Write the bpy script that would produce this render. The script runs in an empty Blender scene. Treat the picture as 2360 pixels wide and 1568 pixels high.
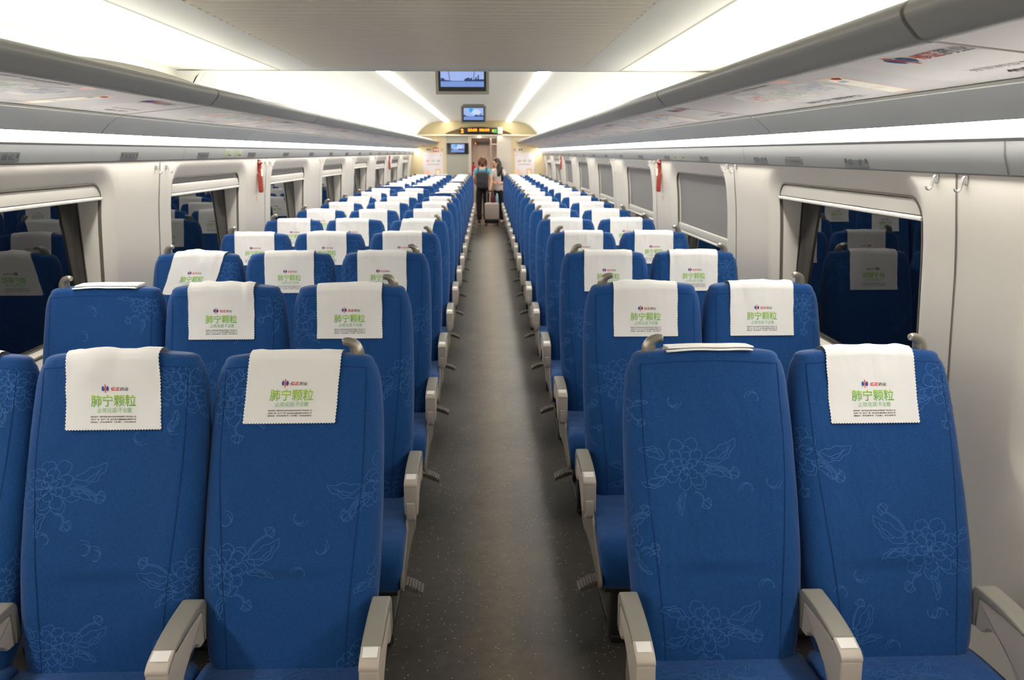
import bpy, math, random
from mathutils import Vector, Matrix, noise
R = math.radians
sin, cos, pi = math.sin, math.cos, math.pi
scene = bpy.context.scene
col = scene.collection
rnd = random.Random(7)

# ---------------------------------------------------------------- camera
F_PX, CX, CY, VX, VY = 1808.0, 1180.0, 784.0, 1121.0, 351.5
CAM = Vector((0.2, 0.0, 1.70))
_a = Vector(((VX - CX) / F_PX, -(VY - CY) / F_PX, 1.0)).normalized()
yaw, pitch = -math.asin(_a.x), math.atan2(_a.y, _a.z)
cd = bpy.data.cameras.new('camera')
cd.sensor_fit = 'HORIZONTAL'
cd.sensor_width = 23.5
cd.lens = F_PX / 2360.0 * 23.5
cd.clip_start, cd.clip_end = 0.02, 100
cd.dof.use_dof = True
cd.dof.focus_distance = 2.25
cd.dof.aperture_fstop = 4.0
cam = bpy.data.objects.new('camera', cd)
col.objects.link(cam)
fwd = Vector((sin(yaw) * cos(pitch), cos(yaw) * cos(pitch), -sin(pitch)))
rgt = Vector((cos(yaw), -sin(yaw), 0))
upv = rgt.cross(fwd)
m = Matrix((rgt, upv, -fwd)).transposed().to_4x4()
m.translation = CAM
cam.matrix_world = m
scene.camera = cam

# ---------------------------------------------------------------- world, exposure
w = bpy.data.worlds.new('night'); scene.world = w
w.use_nodes = True
w.node_tree.nodes['Background'].inputs[0].default_value = (0.004, 0.006, 0.012, 1)
w.node_tree.nodes['Background'].inputs[1].default_value = 1.0
vs = scene.view_settings
vs.view_transform = 'Standard'; vs.look = 'None'; vs.gamma = 1.0; vs.use_curve_mapping = False
vs.exposure = 0.0
LED_E, COVE_E, STRIP_E = 28.0, 8.5, 15.0
COVE_NEAR = 11.0

# ---------------------------------------------------------------- materials
def lin(c):
    r = []
    for v in c:
        v = v / 255.0
        r.append(v / 12.92 if v <= 0.04045 else ((v + 0.055) / 1.055) ** 2.4)
    return (r[0], r[1], r[2], 1)
MATS = {}
def mat(name, c, rough=0.5, metal=0.0, emit=0.0, ec=None, bump=0.0, bscale=200.0, var=0.0, vscale=6.0, spec=0.5, sheen=0.0, ior=None):
    if name in MATS: return MATS[name]
    m = bpy.data.materials.new(name); m.use_nodes = True
    nt = m.node_tree; b = nt.nodes['Principled BSDF']
    b.inputs['Base Color'].default_value = lin(c)
    b.inputs['Roughness'].default_value = rough
    b.inputs['Metallic'].default_value = metal
    b.inputs['Specular IOR Level'].default_value = spec
    if ior: b.inputs['IOR'].default_value = ior
    if sheen: b.inputs['Sheen Weight'].default_value = sheen
    if emit:
        b.inputs['Emission Color'].default_value = lin(ec or c)
        b.inputs['Emission Strength'].default_value = emit
    if bump or var:
        tc = nt.nodes.new('ShaderNodeTexCoord')
        if bump:
            n = nt.nodes.new('ShaderNodeTexNoise'); n.inputs['Scale'].default_value = bscale; n.inputs['Detail'].default_value = 3
            bp = nt.nodes.new('ShaderNodeBump'); bp.inputs['Strength'].default_value = bump; bp.inputs['Distance'].default_value = 0.01
            nt.links.new(tc.outputs['Object'], n.inputs['Vector'])
            nt.links.new(n.outputs['Fac'], bp.inputs['Height']); nt.links.new(bp.outputs['Normal'], b.inputs['Normal'])
        if var:
            n2 = nt.nodes.new('ShaderNodeTexNoise'); n2.inputs['Scale'].default_value = vscale; n2.inputs['Detail'].default_value = 4
            mx = nt.nodes.new('ShaderNodeMix'); mx.data_type = 'RGBA'
            nt.links.new(tc.outputs['Object'], n2.inputs['Vector']); nt.links.new(n2.outputs['Fac'], mx.inputs[0])
            base = lin(c)
            mx.inputs[6].default_value = tuple(v * (1 - var) for v in base[:3]) + (1,)
            mx.inputs[7].default_value = tuple(min(1, v * (1 + var)) for v in base[:3]) + (1,)
            nt.links.new(mx.outputs[2], b.inputs['Base Color'])
    MATS[name] = m
    return m

def fabric_mat():
    m = mat('blue_seat_fabric', (24, 80, 160), rough=0.85, spec=0.2, sheen=0.15)
    nt = m.node_tree; b = nt.nodes['Principled BSDF']
    tc = nt.nodes.new('ShaderNodeTexCoord')
    wv = nt.nodes.new('ShaderNodeTexNoise'); wv.inputs['Scale'].default_value = 420; wv.inputs['Detail'].default_value = 3
    mp = nt.nodes.new('ShaderNodeMapping'); mp.inputs['Scale'].default_value = (1, 1, 1.8)
    sm = nt.nodes.new('ShaderNodeTexNoise'); sm.inputs['Scale'].default_value = 9; sm.inputs['Detail'].default_value = 3
    mpb = nt.nodes.new('ShaderNodeMapping'); mpb.inputs['Scale'].default_value = (1, 1, 0.5)
    nt.links.new(tc.outputs['Object'], mp.inputs[0]); nt.links.new(mp.outputs[0], wv.inputs[0])
    nt.links.new(tc.outputs['Object'], mpb.inputs[0]); nt.links.new(mpb.outputs[0], sm.inputs[0])
    rp = nt.nodes.new('ShaderNodeValToRGB')
    rp.color_ramp.elements[0].color = lin((10, 53, 106)); rp.color_ramp.elements[1].color = lin((28, 82, 144))
    rp.color_ramp.elements[0].position = 0.3; rp.color_ramp.elements[1].position = 0.7
    nt.links.new(wv.outputs['Fac'], rp.inputs[0]); nt.links.new(rp.outputs[0], b.inputs['Base Color'])
    b1 = nt.nodes.new('ShaderNodeBump'); b1.inputs['Strength'].default_value = 0.7; b1.inputs['Distance'].default_value = 0.02
    b2 = nt.nodes.new('ShaderNodeBump'); b2.inputs['Strength'].default_value = 0.15; b2.inputs['Distance'].default_value = 0.001
    nt.links.new(sm.outputs['Fac'], b1.inputs['Height']); nt.links.new(wv.outputs['Fac'], b2.inputs['Height'])
    nt.links.new(b1.outputs[0], b2.inputs['Normal']); nt.links.new(b2.outputs[0], b.inputs['Normal'])
    return m
FAB = fabric_mat()
LINE = mat('fabric_flower_line', (58, 102, 160), 0.85, spec=0.2)
PIPE = mat('fabric_piping', (16, 50, 104), 0.85, spec=0.2)
CLOTH = mat('white_cover_cloth', (234, 233, 232), 0.9, spec=0.2, bump=0.12, bscale=28)
ARM = mat('armrest_beige_plastic', (184, 174, 162), 0.42)
PAD = mat('armrest_grey_pad', (136, 132, 124), 0.5)
HANDLE = mat('handle_grey_metal', (150, 144, 134), 0.3, metal=0.5)
STICK = mat('white_sticker', (232, 230, 226), 0.5)
DARK = mat('dark_metal', (40, 38, 36), 0.5)
BASEG = mat('seat_base_grey', (120, 114, 106), 0.5)
WALL = mat('wall_panel_white', (220, 214, 205), 0.45)
SEAM = mat('panel_seam', (110, 104, 96), 0.7)
GREYP = mat('luggage_rack_grey', (206, 209, 210), 0.42)
RAIL = mat('rack_rail_grey', (146, 146, 143), 0.45)
VAL = mat('valance_grey', (122, 123, 123), 0.4)
CEILW = mat('ceiling_white', (205, 203, 196), 0.6)
CEILG = mat('ceiling_near_panel', (226, 223, 214), 0.55)
GRILLE = mat('ceiling_grille', (240, 229, 210), 0.5)
LEDM = mat('led_light', (255, 255, 255), 0.5, emit=LED_E, ec=(255, 250, 240))
COVEM = mat('cove_light', (255, 255, 255), 0.5, emit=COVE_E, ec=(255, 252, 243))
COVEN = mat('cove_light_near', (255, 255, 255), 0.5, emit=COVE_NEAR, ec=(255, 253, 243))
STRIPM = mat('strip_light', (255, 255, 255), 0.5, emit=STRIP_E, ec=(255, 252, 244))
BLACK = mat('black_plastic', (16, 16, 17), 0.35)
BLIND = mat('blind_grey_fabric', (132, 129, 130), 0.85, bump=0.1, bscale=300)
BAR = mat('blind_bar_white', (208, 204, 196), 0.4)
GASKET = mat('rubber_gasket', (104, 98, 88), 0.6)
CHROME = mat('hook_metal', (176, 175, 172), 0.32, metal=0.6)
RED = mat('hammer_red', (150, 48, 28), 0.45)
WOOD = mat('end_wall_beige', (218, 198, 156), 0.5, var=0.06, vscale=2.5)
INK = mat('print_black', (60, 55, 55), 0.8)
PRED = mat('print_red', (222, 62, 48), 0.8)
PBLUE = mat('print_blue', (32, 84, 160), 0.8)
PGREY = mat('print_dark_grey', (88, 84, 88), 0.8)
G2 = mat('print_green_soft', (110, 182, 110), 0.8)
def green_grad():
    m = mat('print_green', (120, 182, 62), 0.8)
    nt = m.node_tree; b = nt.nodes['Principled BSDF']
    tc = nt.nodes.new('ShaderNodeTexCoord'); sx = nt.nodes.new('ShaderNodeSeparateXYZ')
    mr = nt.nodes.new('ShaderNodeMapRange'); mr.inputs[1].default_value = 1.061; mr.inputs[2].default_value = 1.096
    rp = nt.nodes.new('ShaderNodeValToRGB')
    rp.color_ramp.elements[0].color = lin((84, 172, 84)); rp.color_ramp.elements[1].color = lin((158, 200, 56))
    nt.links.new(tc.outputs['Object'], sx.inputs[0]); nt.links.new(sx.outputs[2], mr.inputs[0])
    nt.links.new(mr.outputs[0], rp.inputs[0]); nt.links.new(rp.outputs[0], b.inputs['Base Color'])
    return m
G1 = green_grad()

def floor_mat():
    m = mat('floor_speckled_vinyl', (86, 80, 70), rough=0.42, spec=0.2)
    nt = m.node_tree; b = nt.nodes['Principled BSDF']
    tc = nt.nodes.new('ShaderNodeTexCoord')
    def nz(scale, det=3, rough=0.5):
        n = nt.nodes.new('ShaderNodeTexNoise'); n.inputs['Scale'].default_value = scale; n.inputs['Detail'].default_value = det
        n.inputs['Roughness'].default_value = rough
        nt.links.new(tc.outputs['Object'], n.inputs[0]); return n
    vor = nt.nodes.new('ShaderNodeTexVoronoi'); vor.inputs['Scale'].default_value = 95; vor.inputs['Randomness'].default_value = 1
    nt.links.new(tc.outputs['Object'], vor.inputs[0])
    # worn band along the middle of the aisle
    sx = nt.nodes.new('ShaderNodeSeparateXYZ'); nt.links.new(tc.outputs['Object'], sx.inputs[0])
    sub = nt.nodes.new('ShaderNodeMath'); sub.operation = 'SUBTRACT'; sub.inputs[1].default_value = 0.26
    ab = nt.nodes.new('ShaderNodeMath'); ab.operation = 'ABSOLUTE'
    n1 = nz(3.5, 5, 0.65)
    ad = nt.nodes.new('ShaderNodeMath'); ad.operation = 'MULTIPLY_ADD'; ad.inputs[1].default_value = 0.34; 
    mr = nt.nodes.new('ShaderNodeMapRange'); mr.inputs[1].default_value = 0.40; mr.inputs[2].default_value = 0.16
    nt.links.new(sx.outputs[0], sub.inputs[0]); nt.links.new(sub.outputs[0], ab.inputs[0])
    nt.links.new(n1.outputs['Fac'], ad.inputs[0]); nt.links.new(ab.outputs[0], ad.inputs[2])
    nt.links.new(ad.outputs[0], mr.inputs[0])
    mx = nt.nodes.new('ShaderNodeMix'); mx.data_type = 'RGBA'
    mx.inputs[6].default_value = lin((76, 73, 68)); mx.inputs[7].default_value = lin((120, 106, 86))
    nt.links.new(mr.outputs[0], mx.inputs[0])
    n2 = nz(22, 6, 0.7)
    mx2 = nt.nodes.new('ShaderNodeMix'); mx2.data_type = 'RGBA'; mx2.blend_type = 'MULTIPLY'; mx2.inputs[0].default_value = 0.55
    r2 = nt.nodes.new('ShaderNodeValToRGB'); r2.color_ramp.elements[0].position = 0.3; r2.color_ramp.elements[0].color = (0.45, 0.45, 0.45, 1)
    r2.color_ramp.elements[1].position = 0.65
    nt.links.new(n2.outputs['Fac'], r2.inputs[0]); nt.links.new(mx.outputs[2], mx2.inputs[6]); nt.links.new(r2.outputs[0], mx2.inputs[7])
    # speckles: cells whose random value is high, near the cell centre
    sc = nt.nodes.new('ShaderNodeSeparateColor'); nt.links.new(vor.outputs['Color'], sc.inputs[0])
    g1 = nt.nodes.new('ShaderNodeMath'); g1.operation = 'GREATER_THAN'; g1.inputs[1].default_value = 0.86
    l1 = nt.nodes.new('ShaderNodeMath'); l1.operation = 'LESS_THAN'; l1.inputs[1].default_value = 0.20
    ml = nt.nodes.new('ShaderNodeMath'); ml.operation = 'MULTIPLY'
    nt.links.new(sc.outputs[0], g1.inputs[0]); nt.links.new(vor.outputs['Distance'], l1.inputs[0])
    nt.links.new(g1.outputs[0], ml.inputs[0]); nt.links.new(l1.outputs[0], ml.inputs[1])
    mx3 = nt.nodes.new('ShaderNodeMix'); mx3.data_type = 'RGBA'; mx3.inputs[7].default_value = lin((205, 196, 180))
    nt.links.new(ml.outputs[0], mx3.inputs[0]); nt.links.new(mx2.outputs[2], mx3.inputs[6])
    nt.links.new(mx3.outputs[2], b.inputs['Base Color'])
    rr = nt.nodes.new('ShaderNodeMapRange'); rr.inputs[3].default_value = 0.27; rr.inputs[4].default_value = 0.46
    nt.links.new(n2.outputs['Fac'], rr.inputs[0]); nt.links.new(rr.outputs[0], b.inputs['Roughness'])
    return m
FLOOR = floor_mat()

def glass_mat(name, ior):
    m = bpy.data.materials.new(name); m.use_nodes = True; nt = m.node_tree
    nt.nodes.remove(nt.nodes['Principled BSDF'])
    out = nt.nodes['Material Output']
    fr = nt.nodes.new('ShaderNodeFresnel'); fr.inputs[0].default_value = ior
    tr = nt.nodes.new('ShaderNodeBsdfTransparent'); tr.inputs[0].default_value = (0.9, 0.93, 0.95, 1)
    gl = nt.nodes.new('ShaderNodeBsdfGlossy'); gl.inputs['Roughness'].default_value = 0.0
    mx = nt.nodes.new('ShaderNodeMixShader')
    nt.links.new(fr.outputs[0], mx.inputs[0]); nt.links.new(tr.outputs[0], mx.inputs[1]); nt.links.new(gl.outputs[0], mx.inputs[2])
    nt.links.new(mx.outputs[0], out.inputs[0])
    return m
GLASS = glass_mat('window_glass', 1.75)
GLASSO = mat('outer_tinted_glass', (14, 19, 24), 0.0, ior=1.6)

# ---------------------------------------------------------------- mesh helpers
class MB:
    def __init__(s): s.v = []; s.f = []; s.mi = []
    def add(s, vs, fs, k=0):
        o = len(s.v); s.v += [tuple(p) for p in vs]
        for f in fs: s.f.append([i + o for i in f]); s.mi.append(k)
        return s
    def box(s, lo, hi, k=0):
        x0, y0, z0 = lo; x1, y1, z1 = hi
        return s.add([(x0, y0, z0), (x1, y0, z0), (x1, y1, z0), (x0, y1, z0), (x0, y0, z1), (x1, y0, z1), (x1, y1, z1), (x0, y1, z1)],
              [(0, 3, 2, 1), (4, 5, 6, 7), (0, 1, 5, 4), (1, 2, 6, 5), (2, 3, 7, 6), (3, 0, 4, 7)], k)
    def loft(s, loops, k=0, caps=(True, True), closed=True):
        n = len(loops[0]); vs = [p for l in loops for p in l]; fs = []
        for i in range(len(loops) - 1):
            for j in range(n if closed else n - 1):
                a, b = i * n + j, i * n + (j + 1) % n
                fs.append((a, b, b + n, a + n))
        if caps[0]: fs.append(tuple(range(n - 1, -1, -1)))
        if caps[1]: fs.append(tuple((len(loops) - 1) * n + j for j in range(n)))
        return s.add(vs, fs, k)
    def grid(s, fn, us, vs_, k=0):
        P = [fn(u, v) for v in vs_ for u in us]; n = len(us)
        return s.add(P, [(j * n + i, j * n + i + 1, (j + 1) * n + i + 1, (j + 1) * n + i) for j in range(len(vs_) - 1) for i in range(n - 1)], k)
    def tube(s, path, rad, n=10, k=0, flat=1.0):
        path = [Vector(p) for p in path]
        if not hasattr(rad, '__len__'): rad = [rad] * len(path)
        loops = []; ref = None
        for i, p in enumerate(path):
            t = (path[min(i + 1, len(path) - 1)] - path[max(i - 1, 0)]).normalized()
            if ref is None: ref = Vector((1, 0, 0)) if abs(t.x) < 0.8 else Vector((0, 0, 1))
            a = (ref - t * ref.dot(t)).normalized(); b = t.cross(a); ref = a
            loops.append([tuple(p + (a * cos(2 * pi * j / n) * flat + b * sin(2 * pi * j / n)) * rad[i]) for j in range(n)])
        return s.loft(loops, k)
    def prism(s, prof, axis, lo, hi, k=0, r=0.0):
        """profile (2-D, any order) extruded along axis x / y / z with rounded long edges"""
        A = area(prof)
        if A < 0: prof = prof[::-1]
        st = [(lo, 0)] if not r else [(lo + r * (1 - cos(a)), r * (1 - sin(a))) for a in (pi / 2 * i / 4 for i in range(5))]
        if r:
            st = [(lo + r * (1 - sin(a)), r * (1 - cos(a))) for a in (pi / 2 * (1 - i / 4.0) for i in range(5))]
        st2 = [(hi - (p - lo), i) for p, i in reversed(st)]
        loops = []
        for p, i in st + st2:
            q = inset(prof, i) if i > 1e-6 else prof
            if axis == 'x': loops.append([(p, a, b) for a, b in q])
            elif axis == 'y': loops.append([(a, p, b) for a, b in reversed(q)])
            else: loops.append([(a, b, p) for a, b in q])
        return s.loft(loops, k)
    def disc(s, c, r, nrm, n=20, k=0):
        c = Vector(c); nrm = Vector(nrm).normalized(); a = nrm.orthogonal().normalized(); b = nrm.cross(a)
        return s.add([c + (a * cos(2 * pi * i / n) + b * sin(2 * pi * i / n)) * r for i in range(n)], [tuple(range(n))], k)
    def sphere(s, c, r, k=0, n=14, mm=9):
        if not hasattr(r, '__len__'): r = (r, r, r)
        loops = [[(c[0] + r[0] * sin(pi * (i + .02) / (mm + .04)) * cos(2 * pi * j / n), c[1] + r[1] * sin(pi * (i + .02) / (mm + .04)) * sin(2 * pi * j / n), c[2] - r[2] * cos(pi * (i + .02) / (mm + .04))) for j in range(n)] for i in range(mm + 1)]
        return s.loft(loops, k)
    def mesh(s, name, mats, smooth=True, ang=40):
        me = bpy.data.meshes.new(name); me.from_pydata(s.v, [], s.f)
        for mm in mats: me.materials.append(mm)
        me.polygons.foreach_set('material_index', s.mi)
        if smooth:
            me.polygons.foreach_set('use_smooth', [True] * len(me.polygons))
            me.set_sharp_from_angle(angle=R(ang))
        me.update()
        return me
    def build(s, name, mats, parent=None, smooth=True, ang=40, loc=None):
        if not isinstance(mats, (list, tuple)): mats = [mats]
        return link(name, s.mesh(name, mats, smooth, ang), parent, loc)
def area(p): return 0.5 * sum(p[i][0] * p[(i + 1) % len(p)][1] - p[(i + 1) % len(p)][0] * p[i][1] for i in range(len(p)))
def inset(p, d):
    n = len(p); out = []
    for i in range(n):
        a, b, c = Vector(p[i - 1]), Vector(p[i]), Vector(p[(i + 1) % n])
        e1 = (b - a).normalized(); e2 = (c - b).normalized()
        n1 = Vector((-e1.y, e1.x)); n2 = Vector((-e2.y, e2.x))
        h = (n1 + n2); l = h.length
        h = h / l if l > 1e-6 else n1
        k = max(0.5, h.dot(n1))
        out.append(tuple(b + h * d / k))
    return out
def roundpoly(p, r, n=4):
    out = []; N = len(p)
    if not hasattr(r, '__len__'): r = [r] * N
    for i in range(N):
        a, b, c = Vector(p[i - 1]), Vector(p[i]), Vector(p[(i + 1) % N])
        rr = min(r[i], (a - b).length * .49, (c - b).length * .49)
        s = b + (a - b).normalized() * rr; e = b + (c - b).normalized() * rr
        for k in range(n + 1):
            t = k / n
            out.append(tuple(s * (1 - t) ** 2 + b * 2 * t * (1 - t) + e * t * t))
    return out
def rrect(x0, y0, x1, y1, r, n=4): return roundpoly([(x0, y0), (x1, y0), (x1, y1), (x0, y1)], r, n)
def spline(pts, n=6):
    P = [Vector(p) for p in pts]; out = []
    for i in range(len(P) - 1):
        p0, p1, p2, p3 = P[max(i - 1, 0)], P[i], P[i + 1], P[min(i + 2, len(P) - 1)]
        for k in range(n):
            t = k / n
            out.append(0.5 * ((2 * p1) + (p2 - p0) * t + (2 * p0 - 5 * p1 + 4 * p2 - p3) * t * t + (3 * p1 - p0 - 3 * p2 + p3) * t ** 3))
    out.append(P[-1]); return out
def lerp_tab(tab, x):
    if x <= tab[0][0]: return tab[0][1]
    for (a, b), (c, d) in zip(tab, tab[1:]):
        if x <= c: return b + (d - b) * (x - a) / (c - a)
    return tab[-1][1]
def sstep(a, b, x):
    t = max(0, min(1, (x - a) / (b - a))); return t * t * (3 - 2 * t)
def link(name, me, parent=None, loc=None):
    o = bpy.data.objects.new(name, me); col.objects.link(o)
    if parent: o.parent = parent
    if loc: o.location = loc
    return o
def tag(o, label, cat, group=None, kind=None):
    o['label'] = label; o['category'] = cat
    if group: o['group'] = group
    if kind: o['kind'] = kind
    return o
def thing(name, label, cat, loc=(0, 0, 0), rz=0, group=None):
    o = bpy.data.objects.new(name, None); col.objects.link(o); o.empty_display_size = 0.05
    o.location = loc; o.rotation_euler = (0, 0, rz)
    return tag(o, label, cat, group)
def struct(o):
    o['kind'] = 'structure'; return o
_tc = {}
def text2d(s, bold=0.0):
    """flat glyph mesh: (verts, faces) normalised to height-1 em, centred"""
    key = (s, bold)
    if key in _tc: return _tc[key]
    c = bpy.data.curves.new('glyphs', 'FONT'); c.body = s; c.offset = bold; c.resolution_u = 3
    o = bpy.data.objects.new('glyphs', c); col.objects.link(o)
    me = bpy.data.meshes.new_from_object(o.evaluated_get(bpy.context.evaluated_depsgraph_get()))
    V = [(v.co.x, v.co.y) for v in me.vertices]; Fc = [tuple(p.vertices) for p in me.polygons]
    bpy.data.objects.remove(o); bpy.data.curves.remove(c); bpy.data.meshes.remove(me)
    x0, x1 = min(p[0] for p in V), max(p[0] for p in V); y0, y1 = min(p[1] for p in V), max(p[1] for p in V)
    V = [((x - (x0 + x1) / 2), (y - (y0 + y1) / 2)) for x, y in V]
    _tc[key] = (V, Fc, x1 - x0, y1 - y0); return _tc[key]
def put_text(mb, s, cx, cy, fn, k, width=None, height=None, bold=0.0, shear=0):
    V, Fc, W, H = text2d(s, bold)
    sx = width / W if width else height / H; sy = height / H if height else sx
    mb.add([fn(cx + x * sx + y * sy * shear, cy + y * sy) for x, y in V], Fc, k)
def put_poly(mb, pts, fn, k): mb.add([fn(*p) for p in pts], [tuple(range(len(pts)))], k)
def logo(mb, cx, cy, r, fn, kb, kr, tilt=0):
    for s in (-1, 1):
        pts = [(0.95 * cos(a), 0.95 * sin(a)) for a in [R(-52 + 104 * i / 10) for i in range(11)]] + [(0.24, 0.30), (0.2, -0.30)]
        put_poly(mb, [(cx + s * p[0] * r, cy + p[1] * r) for p in (pts if s > 0 else pts[::-1])], fn, kb)
    put_poly(mb, [(cx - .12 * r, cy - 1.15 * r), (cx + .12 * r, cy - 1.15 * r), (cx + .12 * r, cy + 1.15 * r), (cx - .12 * r, cy + 1.15 * r)], fn, kr)
    put_poly(mb, [(cx - .36 * r, cy - .45 * r), (cx - .26 * r, cy - .45 * r), (cx - .26 * r, cy + .45 * r), (cx - .36 * r, cy + .45 * r)], fn, kr)
    put_poly(mb, [(cx + .26 * r, cy - .45 * r), (cx + .36 * r, cy - .45 * r), (cx + .36 * r, cy + .45 * r), (cx + .26 * r, cy + .45 * r)], fn, kr)
ORD = ['zeroth', 'first', 'second', 'third', 'fourth', 'fifth', 'sixth', 'seventh', 'eighth', 'ninth', 'tenth', 'eleventh', 'twelfth', 'thirteenth', 'fourteenth', 'fifteenth', 'sixteenth', 'seventeenth']

# ================================================================= THE CARRIAGE SHELL
Y0, Y1 = -0.9, 19.6            # inner ends of the saloon
PER, SEAM0 = 2.12, 2.29        # wall panel period and first seam
WTAB = [(0, 1.62), (0.45, 1.65), (0.75, 1.645), (0.91, 1.631), (1.12, 1.617), (1.387, 1.60), (1.64, 1.568), (1.66, 1.565)]
def wx(z): return lerp_tab(WTAB, z)

b = MB(); b.box((-1.75, Y0 - .1, -0.06), (1.75, Y1 + 3.2, 0)); struct(b.build('floor', FLOOR, smooth=False))

# --- ceiling: low ribbed panel near the camera, higher vault beyond it
CE = bpy.data.objects.new('ceiling', None); col.objects.link(CE); struct(CE)
def both(mb, prof, y0, y1, k=0, n=2):
    """an open (x,z) profile swept along Y on both sides"""
    for s in (1, -1):
        us = list(range(len(prof))); ys = [y0 + (y1 - y0) * i / (n - 1) for i in range(n)]
        if s > 0: mb.grid(lambda u, y: (prof[u][0], y, prof[u][1]), us, ys, k)
        else: mb.grid(lambda u, y: (-prof[u][0], y, prof[u][1]), us[::-1], ys, k)
YE = 4.74; ZL = 2.155
b = MB()
b.box((-0.965, Y0, ZL), (-0.735, YE, ZL + .035)); b.box((0.735, Y0, ZL), (0.965, YE, ZL + .035))
b.box((-0.735, YE - .16, ZL), (0.735, YE, ZL + .035))
b.box((-1.56, Y0, ZL + .002), (-0.972, YE, ZL + .035)); b.box((0.972, Y0, ZL + .002), (1.56, YE, ZL + .035))
b.box((-1.56, YE - .02, ZL + .035), (1.56, YE, 2.62))
b.build('near_panel', CEILG, CE, smooth=False)
b = MB()
b.box((-0.974, Y0, ZL - .0006), (-0.963, YE, ZL + .03)); b.box((0.963, Y0, ZL - .0006), (0.974, YE, ZL + .03))
b.box((-1.56, YE, ZL - .002), (1.56, YE + .012, ZL + .03))
b.build('panel_joint', mat('ceiling_joint', (168, 163, 150), .6), CE, smooth=False)
b = MB()
P = 0.0705; y = Y0
while y < YE - .17:
    b.prism([(y + P * .04, ZL + .02), (y + P * .10, ZL + .010), (y + P * .22, ZL + .002), (y + P * .75, ZL - .001), (y + P * .90, ZL + .003), (y + P * .96, ZL + .02)], 'x', -0.735, 0.735)
    y += P
b.box((-0.735, Y0, ZL + .021), (0.735, YE - .15, ZL + .034))
b.build('air_grille', GRILLE, CE, smooth=False)
b = MB()
vault = [(0.80, 2.425), (0.95, 2.418), (1.08, 2.395), (1.20, 2.345), (1.30, 2.27), (1.38, 2.19), (1.44, 2.12), (1.50, 2.02), (1.52, 1.93)]
both(b, vault, YE, Y1)
c_ = MB(); c_.grid(lambda x, y: (x, y, 2.425 + .02 * (1 - (x / .68) ** 2)), [-.68 + 1.36 * i / 10 for i in range(11)], [YE, Y1]); c_.build('vault_centre', mat('ceiling_cream', (250, 244, 229), .55), CE, ang=50)
both(b, [(0.68, 2.425), (0.685, 2.45), (0.795, 2.45), (0.80, 2.425)], YE, Y1)
both(b, [(1.52, 1.93), (1.545, 2.0), (1.55, 2.16)], Y0, YE)
for q in (-1, 1): b.add([(q * x, YE - .021, z) for x, z in ((1.40, 2.15), (1.60, 2.15), (1.60, 1.90), (1.50, 1.90), (1.50, 2.02), (1.44, 2.12))], [(0, 1, 2, 3, 4, 5)])
b.build('vault', CEILW, CE, ang=50)
b = MB()
for i in range(8):
    yy = SEAM0 + .4 + PER * (i + 1)
    if yy > Y1: break
    for s in (1, -1):
        pr = [(s * (x - .004), z - .004) for x, z in vault]
        b.grid(lambda u, y: (pr[u][0], y, pr[u][1]), list(range(len(pr))), [yy, yy + .006])
    b.grid(lambda x, y: (x, y, 2.421 + .02 * (1 - (x / .68) ** 2)), [-.68 + 1.36 * j / 10 for j in range(11)], [yy, yy + .006])
b.build('vault_joint', mat('vault_joint', (205, 200, 188), .7), CE, smooth=False)
b = MB(); b.box((-1.75, Y0, 2.63), (1.75, Y1 + 3.2, 2.68)); b.build('roof_skin', CEILW, CE, smooth=False)
for s in (-1, 1):
    side = 'left' if s < 0 else 'right'
    b = MB(); x0, x1 = sorted((s * .69, s * .79))
    b.prism(rrect(x0, 2.408, x1, 2.449, .012), 'y', YE + .02, Y1 - .1)
    tag(b.build('ceiling_strip_light', STRIPM, smooth=False), 'long white strip light in the vaulted ceiling, %s of the hanging screens' % side, 'light', 'ceiling strip lights')

# --- side walls: one panel per window, dished round a rounded opening
WIN = []
def window_list():
    L = [(0.55, 1.92, -0.9, SEAM0)]
    k = 0
    while SEAM0 + PER * k < Y1 - 0.5:
        s0 = SEAM0 + PER * k; s1 = min(s0 + PER, Y1)
        L.append((s0 + .245, s0 + 1.53, s0, s1)); k += 1
    return L
WIN = window_list()
ZT, ZB, WR = 1.562, 0.86, 0.085
def ring(y0, y1, z0, z1, r, off, n):
    y0 -= off; y1 += off; z0 -= off; z1 += off; r += off
    pts = []
    for cx_, cz_, a0 in ((y1 - r, z1 - r, 0), (y0 + r, z1 - r, 90), (y0 + r, z0 + r, 180), (y1 - r, z0 + r, 270)):
        for i in range(n): pts.append((cx_ + r * cos(R(a0 + 90.0 * i / (n - 1))), cz_ + r * sin(R(a0 + 90.0 * i / (n - 1)))))
    return pts
def resample(p, m):
    """insert m points on each straight edge between the corner arcs"""
    n = len(p) // 4; out = []
    for q in range(4):
        arc = p[q * n:(q + 1) * n]; out += arc
        a = arc[-1]; c = p[((q + 1) * n) % len(p)]
        for i in range(1, m + 1): out.append((a[0] + (c[0] - a[0]) * i / (m + 1), a[1] + (c[1] - a[1]) * i / (m + 1)))
    return out
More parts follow.
